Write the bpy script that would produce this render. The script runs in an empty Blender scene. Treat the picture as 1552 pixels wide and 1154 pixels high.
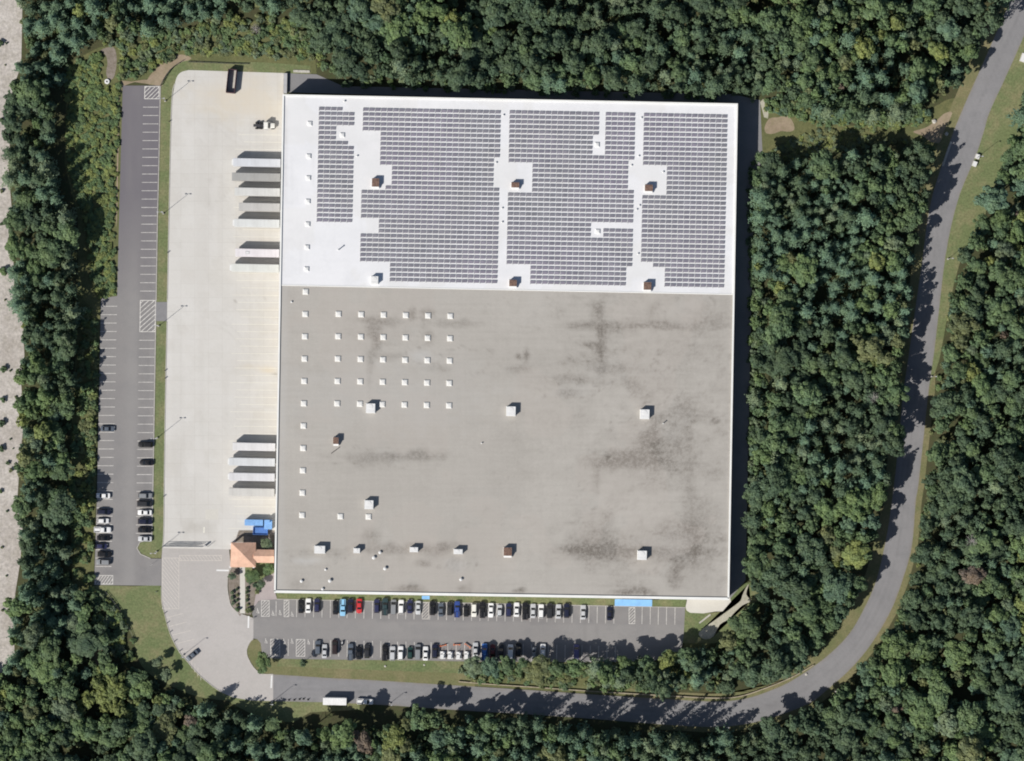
import bpy, bmesh, math, random
import numpy as np
from mathutils import Vector, Matrix

random.seed(11)
rng = np.random.default_rng(11)
scn = bpy.context.scene
COL = scn.collection
R = math.radians

# ------------------------------------------------------------------ camera, sky, sun, exposure
S = 0.22            # metres per photo pixel on the ground
CAMH = 1000.0
CX, CY = 776.0, 577.0
cam = bpy.data.cameras.new('camera')
cam.sensor_fit = 'HORIZONTAL'
cam.sensor_width = 36.0
cam.lens = 36.0 * CAMH / (1552 * S)
cam.clip_start, cam.clip_end = 10.0, 5000.0
camo = bpy.data.objects.new('camera', cam)
camo.location = (0, 0, CAMH)
COL.objects.link(camo)
scn.camera = camo

SUN_EL = 43.0
SH = Vector((0.785, 0.62, 0)).normalized()        # horizontal way the shadows fall
world = bpy.data.worlds.new('World')
scn.world = world
world.use_nodes = True
wn = world.node_tree
wn.nodes.clear()
sky = wn.nodes.new('ShaderNodeTexSky')
sky.sky_type = 'NISHITA'
sky.sun_disc = False
sky.sun_elevation = R(SUN_EL)
sky.sun_rotation = math.atan2(-SH.x, -SH.y)
bg = wn.nodes.new('ShaderNodeBackground')
bg.inputs['Strength'].default_value = 0.066
wo = wn.nodes.new('ShaderNodeOutputWorld')
wn.links.new(sky.outputs[0], bg.inputs[0])
wn.links.new(bg.outputs[0], wo.inputs[0])
sl = bpy.data.lights.new('sun', 'SUN')
sl.energy = 4.6
sl.angle = R(0.5)
sl.color = (1.0, 0.955, 0.89)
so = bpy.data.objects.new('sun', sl)
ldir = Vector((SH.x * math.cos(R(SUN_EL)), SH.y * math.cos(R(SUN_EL)), -math.sin(R(SUN_EL))))
so.rotation_euler = ldir.to_track_quat('-Z', 'Y').to_euler()
so.location = (-200, -160, 250)
COL.objects.link(so)
scn.view_settings.view_transform = 'Standard'
scn.view_settings.look = 'None'
scn.view_settings.exposure = 0.03
scn.view_settings.gamma = 1.0
scn.view_settings.use_curve_mapping = False
scn.cycles.max_bounces = 5
scn.cycles.diffuse_bounces = 3
scn.cycles.glossy_bounces = 2
scn.cycles.transmission_bounces = 3
scn.cycles.transparent_max_bounces = 4
scn.cycles.filter_width = 1.9
scn.cycles.use_denoising = True
scn.cycles.denoiser = 'OPENIMAGEDENOISE'

# ------------------------------------------------------------------ helpers
def P(px, py, z=0.0):
    k = S * (CAMH - z) / CAMH
    return Vector(((px - CX) * k, -(py - CY) * k, z))

def tag(o, label=None, cat=None, group=None, kind=None):
    if label: o['label'] = label
    if cat: o['category'] = cat
    if group: o['group'] = group
    if kind: o['kind'] = kind
    return o

def link(name, data, parent=None):
    o = bpy.data.objects.new(name, data)
    COL.objects.link(o)
    if parent is not None: o.parent = parent
    return o

def empty(name, loc, rz=0.0, label=None, cat=None, group=None):
    o = link(name, None)
    o.location = loc
    o.rotation_euler = (0, 0, rz)
    o.empty_display_size = 0.5
    return tag(o, label, cat, group)

class MB:
    """collects boxes, tubes and lofts into one mesh"""
    def __init__(s): s.v, s.f, s.m = [], [], []
    def add(s, vs, fs, mi=0):
        b = len(s.v)
        s.v += [tuple(v) for v in vs]
        s.f += [[i + b for i in f] for f in fs]
        s.m += [mi] * len(fs)
        return s
    def box(s, c, size, rz=0.0, mi=0, top=1.0):
        hx, hy, hz = size[0] / 2, size[1] / 2, size[2] / 2
        cs, sn = math.cos(rz), math.sin(rz)
        vs = []
        for dz, t in ((-hz, 1.0), (hz, top)):
            for dx, dy in ((-hx, -hy), (hx, -hy), (hx, hy), (-hx, hy)):
                x, y = dx * t, dy * t
                vs.append((c[0] + x * cs - y * sn, c[1] + x * sn + y * cs, c[2] + dz))
        return s.add(vs, [(3, 2, 1, 0), (4, 5, 6, 7), (0, 1, 5, 4), (1, 2, 6, 5), (2, 3, 7, 6), (3, 0, 4, 7)], mi)
    def cyl(s, a, b, r0, r1=None, n=10, mi=0):
        a, b = Vector(a), Vector(b)
        r1 = r0 if r1 is None else r1
        d = (b - a).normalized()
        u = d.orthogonal().normalized()
        w = d.cross(u)
        vs = []
        for p, r in ((a, r0), (b, r1)):
            for i in range(n):
                t = 2 * math.pi * i / n
                vs.append(p + u * (r * math.cos(t)) + w * (r * math.sin(t)))
        fs = [(i, (i + 1) % n, n + (i + 1) % n, n + i) for i in range(n)]
        fs += [tuple(range(n - 1, -1, -1)), tuple(range(n, 2 * n))]
        return s.add(vs, fs, mi)
    def loft(s, secs, mi=0, caps=True, closed=True):
        n = len(secs[0])
        vs = [p for sec in secs for p in sec]
        fs = []
        for k in range(len(secs) - 1):
            for i in range(n if closed else n - 1):
                j = (i + 1) % n
                fs.append((k * n + i, k * n + j, (k + 1) * n + j, (k + 1) * n + i))
        if caps:
            fs.append(tuple(range(n - 1, -1, -1)))
            fs.append(tuple(range((len(secs) - 1) * n, len(secs) * n)))
        return s.add(vs, fs, mi)
    def mesh(s, name, mats, smooth=False):
        me = bpy.data.meshes.new(name)
        me.from_pydata(s.v, [], s.f)
        for m in (mats if isinstance(mats, (list, tuple)) else [mats]): me.materials.append(m)
        me.polygons.foreach_set('material_index', s.m)
        if smooth: me.polygons.foreach_set('use_smooth', [True] * len(s.f))
        bm = bmesh.new(); bm.from_mesh(me)
        bmesh.ops.recalc_face_normals(bm, faces=bm.faces)
        bm.to_mesh(me); bm.free()
        me.update()
        return me
    def build(s, name, mats, parent=None, smooth=False):
        return link(name, s.mesh(name, mats, smooth), parent)

def curve(pts, n=6, closed=False):
    """Catmull-Rom through the points"""
    out = []
    m = len(pts)
    g = (lambda i: pts[i % m]) if closed else (lambda i: pts[max(0, min(m - 1, i))])
    for i in range(m if closed else m - 1):
        p0, p1, p2, p3 = g(i - 1), g(i), g(i + 1), g(i + 2)
        for k in range(n):
            t = k / n
            out.append(tuple(0.5 * (2 * b + (c - a) * t + (2 * a - 5 * b + 4 * c - d) * t * t + (-a + 3 * b - 3 * c + d) * t ** 3)
                             for a, b, c, d in zip(p0, p1, p2, p3)))
    if not closed: out.append(tuple(pts[-1]))
    return out

def inside(poly, x, y):
    x, y = np.asarray(x, float), np.asarray(y, float)
    r = np.zeros(x.shape, bool)
    j = len(poly) - 1
    for i in range(len(poly)):
        xi, yi = poly[i]; xj, yj = poly[j]
        if yi != yj:
            c = ((yi > y) != (yj > y)) & (x < (xj - xi) * (y - yi) / (yj - yi) + xi)
            r ^= c
        j = i
    return r

def hashn(ix, iy, s):
    h = np.sin(ix * 127.1 + iy * 311.7 + s * 74.7) * 43758.5453
    return h - np.floor(h)
def vnoise(x, y, s=0):
    ix, iy = np.floor(x), np.floor(y)
    fx, fy = x - ix, y - iy
    fx, fy = fx * fx * (3 - 2 * fx), fy * fy * (3 - 2 * fy)
    a = hashn(ix, iy, s); b = hashn(ix + 1, iy, s); c = hashn(ix, iy + 1, s); d = hashn(ix + 1, iy + 1, s)
    return (a * (1 - fx) + b * fx) * (1 - fy) + (c * (1 - fx) + d * fx) * fy
def fbm(x, y, s=0, o=4):
    r, a, t = 0, 0.5, 0
    for k in range(o):
        r = r + a * vnoise(x * 2 ** k, y * 2 ** k, s + k); t += a; a *= 0.5
    return r / t

# ------------------------------------------------------------------ materials
def new_mat(name):
    m = bpy.data.materials.new(name)
    m.use_nodes = True
    nt = m.node_tree
    return m, nt, nt.nodes['Principled BSDF']

def N(nt, t, **kw):
    n = nt.nodes.new(t)
    for k, v in kw.items(): setattr(n, k, v)
    return n

def mixc(nt, fac, a, b, mode='MIX'):
    n = N(nt, 'ShaderNodeMix', data_type='RGBA', blend_type=mode)
    for sock, v in ((n.inputs[0], fac), (n.inputs[6], a), (n.inputs[7], b)):
        if hasattr(v, 'node'): nt.links.new(v, sock)
        elif isinstance(v, (int, float)): sock.default_value = v
        else: sock.default_value = (*v[:3], 1)
    return n.outputs[2]

def noise(nt, co, scale, detail=4, rough=0.6, lo=0.35, hi=0.65, stretch=None):
    t = N(nt, 'ShaderNodeTexNoise')
    t.inputs['Scale'].default_value = scale
    t.inputs['Detail'].default_value = detail
    t.inputs['Roughness'].default_value = rough
    if stretch:
        mp = N(nt, 'ShaderNodeMapping'); mp.inputs['Scale'].default_value = stretch
        nt.links.new(co, mp.inputs[0]); co = mp.outputs[0]
    nt.links.new(co, t.inputs['Vector'])
    mr = N(nt, 'ShaderNodeMapRange')
    mr.inputs[1].default_value, mr.inputs[2].default_value = lo, hi
    nt.links.new(t.outputs[0], mr.inputs[0])
    return mr.outputs[0]

def plain(name, col, rough=0.6, metal=0.0, var=0.12, scale=0.8, spec=0.4):
    m, nt, b = new_mat(name)
    co = N(nt, 'ShaderNodeTexCoord').outputs['Object']
    f = noise(nt, co, scale, 3)
    lo = tuple(c * (1 - var) for c in col); hi = tuple(min(1, c * (1 + var)) for c in col)
    nt.links.new(mixc(nt, f, lo, hi), b.inputs['Base Color'])
    b.inputs['Roughness'].default_value = rough
    b.inputs['Metallic'].default_value = metal
    b.inputs['Specular IOR Level'].default_value = spec
    return m

def ground_mat(name, c0, c1, c2=None, big=0.04, mid=0.35, fine=2.5, rough=0.95, attr=None, acols=(), f2=0.5, bump=0.0, stretch=None, noise_amt=0.5, streaks=False, joints=0):
    """two-tone ground with large drifts, mid patches, fine grain and optional stain attributes"""
    m, nt, b = new_mat(name)
    co = N(nt, 'ShaderNodeNewGeometry').outputs['Position']
    f = noise(nt, co, big, 4, 0.6, 0.3, 0.7, stretch)
    col = mixc(nt, f, c0, c1)
    if c2:
        col = mixc(nt, noise(nt, co, mid, 5, 0.7, 0.45, 0.8), col, c2)
    g = noise(nt, co, fine, 3, 0.7, 0.2, 0.8)
    grain = mixc(nt, g, (1 - noise_amt * .5,) * 3, (1 + noise_amt * .5,) * 3)
    col = mixc(nt, 1.0, col, grain, 'MULTIPLY')
    if joints:         # sawn slab joints, slightly darker than the slabs
        bk = N(nt, 'ShaderNodeTexBrick'); bk.offset = 0.0
        bk.inputs['Scale'].default_value = 1.0; bk.inputs['Brick Width'].default_value = joints; bk.inputs['Row Height'].default_value = joints
        bk.inputs['Mortar Size'].default_value = .07; bk.inputs['Mortar Smooth'].default_value = .6
        bk.inputs['Color1'].default_value = (1.0, 1.0, 1.0, 1); bk.inputs['Color2'].default_value = (.965, .96, .955, 1); bk.inputs['Mortar'].default_value = (.865, .855, .84, 1)
        nt.links.new(co, bk.inputs['Vector'])
        col = mixc(nt, 1.0, col, bk.outputs[0], 'MULTIPLY')
    if streaks:        # weathering along the membrane laps, both ways
        h_ = noise(nt, co, 1.0, 4, .65, .25, .75, (.03, .9, 1)); v_ = noise(nt, co, 1.0, 4, .65, .25, .75, (.7, .04, 1))
        col = mixc(nt, 1.0, col, mixc(nt, h_, (.965,) * 3, (1.03,) * 3), 'MULTIPLY')
        col = mixc(nt, 1.0, col, mixc(nt, v_, (.975,) * 3, (1.02,) * 3), 'MULTIPLY')
    if attr:
        a = N(nt, 'ShaderNodeAttribute', attribute_name=attr)
        sp = N(nt, 'ShaderNodeSeparateColor')
        nt.links.new(a.outputs['Color'], sp.inputs[0])
        for i, ac in enumerate(acols):
            f_ = sp.outputs[i]
            if streaks and i == 0:      # ragged, blotchy stain
                rg_ = noise(nt, co, .9, 5, .75, .28, .72)
                mm_ = N(nt, 'ShaderNodeMath', operation='MULTIPLY'); md_ = N(nt, 'ShaderNodeMapRange')
                md_.inputs[3].default_value, md_.inputs[4].default_value = .28, 1.5
                nt.links.new(rg_, md_.inputs[0]); nt.links.new(f_, mm_.inputs[0]); nt.links.new(md_.outputs[0], mm_.inputs[1])
                f_ = mm_.outputs[0]
            col = mixc(nt, f_, col, ac)
    nt.links.new(col, b.inputs['Base Color'])
    b.inputs['Roughness'].default_value = rough
    b.inputs['Specular IOR Level'].default_value = 0.2
    return m

M = {}
M['floor'] = ground_mat('forest_floor', (.055, .058, .030), (.085, .082, .042), (.06, .085, .032), .06, .4, 1.5)
M['sand'] = ground_mat('sand', (.40, .365, .335), (.53, .495, .46), (.31, .285, .24), .07, .3, 1.0, noise_amt=.7)
M['dirt'] = ground_mat('dirt', (.27, .21, .15), (.36, .29, .21), (.2, .18, .1), .1, .5, 2)
M['gravel'] = ground_mat('gravel', (.42, .40, .33), (.5, .48, .4), (.3, .29, .2), .15, .6, 3)
M['grass'] = ground_mat('mown_grass', (.130, .166, .072), (.172, .196, .094), (.265, .228, .132), .06, .14, 1.4, noise_amt=.75)
M['dry_grass'] = ground_mat('dry_grass', (.16, .165, .078), (.235, .205, .115), (.12, .145, .06), .06, .22, 1.6, noise_amt=.55)
M['brushland'] = ground_mat('brush_ground', (.11, .125, .055), (.17, .165, .075), (.08, .095, .04), .1, .5, 1.5)
M['concrete'] = ground_mat('yard_concrete', (.575, .56, .525), (.61, .595, .565), (.555, .535, .495), .02, .10, 1.2, attr='stain', acols=((.29, .265, .23), (.585, .51, .385), (.67, .655, .63)), noise_amt=.08, joints=4.6)
M['drive'] = ground_mat('driveway_concrete', (.43, .405, .385), (.48, .455, .435), (.395, .375, .355), .03, .12, 1.5, noise_amt=.12)
M['pad'] = ground_mat('pad_concrete', (.55, .53, .48), (.62, .60, .55), None, .1, .3, 2, noise_amt=.12)
M['asphalt'] = ground_mat('asphalt', (.235, .225, .222), (.275, .265, .258), (.22, .215, .215), .03, .15, 2.2, attr='stain', acols=((.13, .125, .13), (.165, .155, .17), (.31, .30, .29)), noise_amt=.14)
M['road'] = ground_mat('road_asphalt', (.225, .222, .228), (.26, .255, .26), (.2, .2, .205), .03, .2, 2.2, attr='stain', acols=((.12, .118, .122), (.26, .22, .17), (.31, .305, .31)), noise_amt=.16)
M['roof'] = ground_mat('grey_roof', (.39, .368, .336), (.438, .415, .38), (.375, .353, .321), .03, .12, 1.6, attr='stain', acols=((.17, .153, .133), (.43, .392, .355), (.47, .465, .45)), noise_amt=.10, streaks=True)
M['white_roof'] = ground_mat('white_membrane', (.72, .725, .74), (.77, .77, .785), (.68, .685, .70), .03, .1, 1.2, attr='stain', acols=((.45, .45, .46), (.6, .58, .52), (.9, .9, .9)), noise_amt=.04, rough=.7)
M['white'] = plain('white_paint', (.72, .72, .71), .5, var=.05)
M['coping'] = plain('coping_metal', (.80, .80, .77), .45, var=.04, scale=.2)
M['wall'] = plain('wall_panel', (.62, .61, .58), .7, var=.06, scale=.3)
M['line'] = plain('road_paint', (.62, .60, .56), .8, var=.22, scale=1.2)
M['faint'] = plain('worn_paint', (.58, .54, .49), .85, var=.1, scale=1.0)
M['lane'] = plain('lane_paint', (.70, .68, .60), .85, var=.06, scale=1.0)
M['kerb'] = plain('kerb_concrete', (.46, .44, .40), .9, var=.12)
M['metal'] = plain('galvanised', (.42, .43, .44), .45, .6, var=.1)
M['grey'] = plain('grey_steel', (.42, .42, .43), .55, var=.08)
M['dark'] = plain('dark_steel', (.045, .045, .05), .55, var=.2)
M['rubber'] = plain('rubber', (.022, .022, .024), .85, var=.2)
M['rust'] = plain('rusty_steel', (.175, .108, .082), .85, var=.35, scale=1.5)
M['maroon'] = plain('maroon_steel', (.075, .035, .045), .6, var=.2)
M['wood'] = plain('weathered_timber', (.36, .31, .23), .9, var=.2)
M['mulch'] = ground_mat('mulch', (.20, .17, .14), (.30, .26, .23), (.14, .12, .08), .3, .9, 3)
M['paver'] = ground_mat('pink_pavers', (.36, .31, .31), (.42, .37, .36), None, .2, .5, 3, noise_amt=.15)
M['sky_blue'] = plain('blue_canvas', (.22, .45, .74), .7, var=.08, scale=.4)
M['blue_steel'] = plain('blue_steel', (.085, .20, .50), .5, var=.12)
M['light_blue'] = plain('light_blue_steel', (.20, .39, .70), .5, var=.1)
M['orange'] = plain('terracotta_metal', (.66, .42, .305), .6, var=.10, scale=.6)
M['boom'] = plain('orange_paint', (.72, .20, .07), .5, var=.1)
M['stone'] = plain('stone', (.5, .48, .43), .9, var=.2)
M['bark'] = plain('bark', (.09, .075, .06), .95, var=.3)
M['dead'] = plain('bare_wood', (.30, .28, .26), .95, var=.2)
M['cell'] = None

def glass_mat():
    m, nt, b = new_mat('car_glass')
    b.inputs['Base Color'].default_value = (.012, .014, .017, 1)
    b.inputs['Roughness'].default_value = .08
    b.inputs['Specular IOR Level'].default_value = .6
    return m
M['glass'] = glass_mat()

def paint_mat():
    m, nt, b = new_mat('car_paint')
    oi = N(nt, 'ShaderNodeObjectInfo')
    nt.links.new(oi.outputs['Color'], b.inputs['Base Color'])
    b.inputs['Roughness'].default_value = .32
    b.inputs['Specular IOR Level'].default_value = .5
    return m
M['paint'] = paint_mat()

def trailer_mat():
    m, nt, b = new_mat('trailer_skin')
    oi = N(nt, 'ShaderNodeObjectInfo')
    co = N(nt, 'ShaderNodeTexCoord').outputs['Object']
    f = noise(nt, co, .35, 4, .65, .3, .8, (1, .4, 1))
    col = mixc(nt, f, (.92, .91, .89), (1.14, 1.14, 1.13))
    nt.links.new(mixc(nt, 1.0, oi.outputs['Color'], col, 'MULTIPLY'), b.inputs['Base Color'])
    b.inputs['Roughness'].default_value = .5
    return m
M['trailer'] = trailer_mat()

def cell_mat():
    """solar glass, sky reflection painted into its tone, with thin pale cell lines"""
    m, nt, b = new_mat('solar_cells')
    tc = N(nt, 'ShaderNodeTexCoord')
    br = N(nt, 'ShaderNodeTexBrick')
    br.offset = 0.0
    br.inputs['Color1'].default_value = (.178, .170, .196, 1)  # grey-violet lifted above dark glass, sky reflection put into the colour
    br.inputs['Color2'].default_value = (.205, .196, .222, 1)
    br.inputs['Mortar'].default_value = (.27, .27, .30, 1)
    br.inputs['Scale'].default_value = 1.0
    br.inputs['Mortar Size'].default_value = .012
    br.inputs['Brick Width'].default_value = .33
    br.inputs['Row Height'].default_value = .33
    nt.links.new(tc.outputs['Object'], br.inputs['Vector'])
    gp = N(nt, 'ShaderNodeNewGeometry').outputs['Position']
    pv_ = noise(nt, gp, .38, 2, .5, .3, .7); pw_ = noise(nt, gp, .035, 2, .5, .35, .65)
    v = mixc(nt, 1.0, mixc(nt, pv_, (.82, .83, .84), (1.16, 1.15, 1.15)), mixc(nt, pw_, (.95, .98, .95), (1.04, 1.0, 1.08)), 'MULTIPLY')
    nt.links.new(mixc(nt, 1.0, br.outputs[0], v, 'MULTIPLY'), b.inputs['Base Color'])
    b.inputs['Roughness'].default_value = .22
    return m
M['cell'] = cell_mat()

def leaf_mat(name, use_attr, rough=.65, transl=.28):
    m, nt, b = new_mat(name)
    if use_attr:
        a = N(nt, 'ShaderNodeAttribute', attribute_name='tint'); col = a.outputs['Color']
    else:
        col = N(nt, 'ShaderNodeObjectInfo').outputs['Color']
    pos = N(nt, 'ShaderNodeNewGeometry').outputs['Position']
    f = noise(nt, pos, .9, 3, .6, .3, .7)
    f2 = noise(nt, pos, .23, 2, .5, .35, .65)
    col = mixc(nt, 1.0, col, mixc(nt, f, (.66, .66, .72), (1.35, 1.34, 1.25)), 'MULTIPLY')
    col = mixc(nt, 1.0, col, mixc(nt, f2, (.85, .9, .95), (1.15, 1.1, 1.0)), 'MULTIPLY')
    nt.links.new(col, b.inputs['Base Color'])
    b.inputs['Roughness'].default_value = rough
    b.inputs['Specular IOR Level'].default_value = .25
    tr = N(nt, 'ShaderNodeBsdfTranslucent')
    nt.links.new(col, tr.inputs['Color'])
    mx = N(nt, 'ShaderNodeMixShader'); mx.inputs[0].default_value = transl
    nt.links.new(b.outputs[0], mx.inputs[1]); nt.links.new(tr.outputs[0], mx.inputs[2])
    nt.links.new(mx.outputs[0], nt.nodes['Material Output'].inputs['Surface'])
    return m
M['leaf'] = leaf_mat('foliage', False)
M['leafmass'] = leaf_mat('woods_foliage', True)

# ------------------------------------------------------------------ ground sheets
def sheet(name, pts, z, mat, label=None, cat=None, parent=None, step=None, stain=None, kind='structure', zroof=False):
    bm = bmesh.new()
    vs = [bm.verts.new(P(x, y, z)) for x, y in pts]
    f = bm.faces.new(vs)
    bmesh.ops.triangulate(bm, faces=[f], ngon_method='EAR_CLIP')
    if step:
        xs = [v.co.x for v in bm.verts]; ys = [v.co.y for v in bm.verts]
        for lo, hi, no in ((min(xs), max(xs), (1, 0, 0)), (min(ys), max(ys), (0, 1, 0))):
            t = lo + step
            while t < hi:
                bmesh.ops.bisect_plane(bm, geom=bm.verts[:] + bm.edges[:] + bm.faces[:], plane_co=(t * no[0], t * no[1], 0), plane_no=no)
                t += step
    bmesh.ops.recalc_face_normals(bm, faces=bm.faces)
    if sum(f.normal.z for f in bm.faces) < 0: bmesh.ops.reverse_faces(bm, faces=bm.faces)
    me = bpy.data.meshes.new(name)
    bm.to_mesh(me); bm.free()
    me.materials.append(mat)
    if stain:
        n = len(me.vertices)
        co = np.empty(n * 3); me.vertices.foreach_get('co', co); co = co.reshape(-1, 3)
        k = S * (CAMH - z) / CAMH
        px, py = co[:, 0] / k + CX, -co[:, 1] / k + CY
        r, g, b = stain(px, py)
        a = me.color_attributes.new('stain', 'FLOAT_COLOR', 'POINT')
        a.data.foreach_set('color', np.stack([r, g, b, np.ones(n)], 1).astype(np.float32).ravel())
    o = link(name, me, parent)
    if kind: o['kind'] = kind
    tag(o, label, cat)
    return o

def resample(line, n):
    d = [0.0]
    for a, b in zip(line, line[1:]): d.append(d[-1] + math.hypot(b[0] - a[0], b[1] - a[1]))
    t = np.linspace(0, d[-1], n)
    return list(zip(np.interp(t, d, [p[0] for p in line]), np.interp(t, d, [p[1] for p in line])))

def ribbon(name, A, B, z, mat, label, cat='grass', n=90):
    A, B = resample(A, n), resample(B, n)
    mb = MB()
    mb.add([P(x, y, z) for x, y in A] + [P(x, y, z) for x, y in B], [(i, i + 1, n + i + 1, n + i) for i in range(n - 1)])
    o = mb.build(name, mat); o['kind'] = 'structure'
    if o.data.polygons[0].normal.z < 0: o.data.flip_normals()
    return tag(o, label, cat)

def zero(px): return np.zeros_like(px)
def blob(px, py, x, y, sx, sy, wob=.55, s=1, rot=0.0):
    """ragged-edged stain blob, 0..1"""
    dx, dy = px - x, py - y
    if rot:
        c, q = math.cos(rot), math.sin(rot)
        dx, dy = dx * c + dy * q, -dx * q + dy * c
    d = np.sqrt((dx / sx) ** 2 + (dy / sy) ** 2)
    d = d * .82 + wob * (fbm(px / 16, py / 11, s, 5) - .5) * 2.1
    t = np.clip((1.18 - d) / 1.1, 0, 1)
    return t * t * (3 - 2 * t) * (.72 + .56 * fbm(px / 3.2, py / 2.6, s + 3, 3))

g = 700
bmg = MB()
bmg.add([(-2500, -2500, 0), (2500, -2500, 0), (2500, 2500, 0), (-2500, 2500, 0)], [(0, 1, 2, 3)])
o = bmg.build('ground', M['floor']); tag(o, 'dark leaf-littered ground under and between the woods', 'ground', kind='structure')

# road edges, photo pixels
ROAD_IN = [(414, 1022.5), (455, 1025), (500, 1028), (560, 1031), (640, 1036), (720, 1041), (800, 1046), (900, 1053), (1010, 1060), (1085, 1063.5), (1130, 1059), (1170, 1046), (1205, 1029), (1252, 996),
           (1287, 961), (1311, 920), (1327, 883), (1337, 845), (1346, 800), (1353, 750), (1359, 700), (1364.5, 640), (1369, 595), (1377, 540), (1387, 470), (1397, 400), (1406, 332), (1415, 290), (1428, 249),
           (1438, 220), (1449, 190), (1466, 150), (1486, 105), (1510, 50), (1530, 5), (1560, -60), (1600, -140)]
ROAD_OUT = [(414, 1063), (500, 1065), (545, 1067), (600, 1070), (700, 1077), (800, 1083), (900, 1090), (1000, 1098), (1069, 1102), (1115, 1100), (1164, 1090), (1225, 1067), (1257, 1043), (1294, 1009), (1324, 971),
            (1351, 924), (1368, 879), (1382, 828), (1388, 760), (1392, 735), (1400, 662), (1408, 589), (1415, 540), (1421, 490), (1431, 403), (1441, 346), (1454, 297), (1469, 260), (1480, 234), (1491, 200),
            (1500, 170), (1522, 122), (1541, 80), (1554, 50), (1578, -5), (1605, -65), (1645, -140)]
rin, rout = curve(ROAD_IN, 5), curve(ROAD_OUT, 5)

def offset(line, d):
    out = []
    for i, (x, y) in enumerate(line):
        a = line[max(0, i - 1)]; b = line[min(len(line) - 1, i + 1)]
        tx, ty = b[0] - a[0], b[1] - a[1]
        l = math.hypot(tx, ty) or 1
        out.append((x + ty / l * d, y - tx / l * d))
    return out

SAND = [(-300, -300), (36, -300), (34, 0), (33, 60), (32, 100), (21, 130), (16, 190), (13, 260), (18, 320), (20, 390), (22, 440), (35, 490), (37, 540), (32, 580), (36, 640), (30, 700), (26, 760), (34, 800), (31, 850),
        (23, 900), (21, 960), (22, 990), (5, 1020), (-300, 1030)]
sheet('sand', SAND, .02, M['sand'], 'pale sandy open strip along the left edge of the picture', 'sand')
BRUSH_W = [(112, 92), (150, 72), (200, 66), (245, 55), (330, 40), (400, 30), (475, 55), (480, 112), (430, 112), (250, 112), (186, 130), (182, 330), (178, 452), (152, 455), (148, 600), (142, 890), (110, 900), (105, 700), (118, 480), (118, 330), (98, 250), (100, 160)]
sheet('scrub_ground', BRUSH_W, .02, M['brushland'], 'rough yellow green scrub ground beside the west car park', 'ground')
sheet('clearing', curve([(1150, 158), (1200, 160), (1260, 186), (1330, 190), (1400, 170), (1440, 150), (1460, 160), (1428, 230), (1400, 225), (1330, 212), (1250, 235), (1190, 245), (1150, 232)], 4, True), .02, M['brushland'],
      'overgrown clearing between the warehouse and the road', 'ground')
sheet('dirt_patch', curve([(1159, 193), (1166, 180), (1180, 178), (1192, 175), (1201, 184), (1204, 196), (1196, 200), (1184, 199), (1172, 203), (1161, 202)], 4, True), .04, M['dirt'], 'bare pinkish dirt patch beside the warehouse corner', 'dirt')
sheet('dirt_path', curve([(1384, 200), (1402, 194), (1418, 184), (1432, 172), (1443, 172), (1430, 200), (1424, 216), (1410, 215), (1398, 206)], 4, True), .04, M['dirt'], 'brown dirt track end where the clearing meets the road', 'path')
sheet('scrub_ground', [(690, 1000), (1032, 1003), (1040, 965), (1090, 960), (1010, 1058), (900, 1052), (690, 1038)], .021, M['brushland'], 'rough ground on the bank above the guardrail', 'ground')

# verges
ribbon('verge', rout[114:], [(1408, 590), (1424, 545), (1436, 480), (1446, 430), (1460, 380), (1490, 340), (1502, 290), (1524, 250), (1546, 205), (1575, 150), (1620, 40), (1690, -140)], .03, M['grass'], 'mown grass verge along the outer side of the road')
ribbon('verge', rout[35:115], [(1000, 1106), (1069, 1110), (1117, 1108), (1168, 1098), (1230, 1076), (1263, 1051), (1301, 1016), (1332, 978), (1359, 930), (1378, 880), (1391, 828), (1397, 760), (1401, 735), (1409, 662), (1417, 592)], .026, M['dry_grass'], 'narrow dry grass verge on the outside of the road bend')
ribbon('verge', rin[38:], [(860, 1040), (950, 1044), (1010, 1049), (1085, 1052), (1127, 1048), (1163, 1036), (1196, 1020), (1240, 988), (1272, 953), (1295, 913), (1310, 877), (1321, 840), (1331, 798), (1339, 748), (1345, 698), (1350, 640), (1355, 592), (1363, 540), (1373, 470), (1383, 400), (1393, 328), (1402, 288), (1414, 245), (1424, 210), (1440, 165), (1470, 95), (1500, 30), (1540, -60), (1580, -140)], .026, M['dry_grass'], 'narrow grass verge on the inside of the road')
LAWN_SW = curve([(143, 888), (200, 889), (245, 889), (247, 913), (251, 932), (259, 960), (273, 988), (285, 1003), (301, 1021), (320, 1038), (338, 1051), (355, 1062), (300, 1056), (250, 1035), (215, 1010), (200, 965), (180, 930), (150, 900)], 4, True)
sheet('lawn', LAWN_SW, .031, M['grass'], 'mown lawn inside the driveway curve below the west car park', 'lawn')
sheet('lawn', [(335, 1050), (414, 1062), (500, 1064), (545, 1066), (545, 1076), (470, 1080), (445, 1095), (400, 1092), (350, 1066)], .033, M['grass'], 'small strip of grass below the driveway mouth', 'lawn')
BANK = [(376, 978), (381, 971), (390, 969), (395, 975), (397, 990), (403, 997), (420, 998.5), (500, 1000), (620, 1001), (720, 1003), (720, 1041), (640, 1036), (560, 1031), (500, 1028), (455, 1025), (414, 1022.5), (397, 1022), (385, 1013), (376, 998), (373.5, 988)]
sheet('grass_bank', BANK, .035, M['dry_grass'], 'sloping grass bank between the staff car park and the road', 'grass')
ribbon('lawn', [(424, 998.7), (500, 1000.2), (620, 1001.2), (716, 1003.2)], [(420, 1010), (520, 1014), (620, 1018), (716, 1021)], .045, M['grass'], 'greener upper band of the grass bank beside the parked cars')
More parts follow.
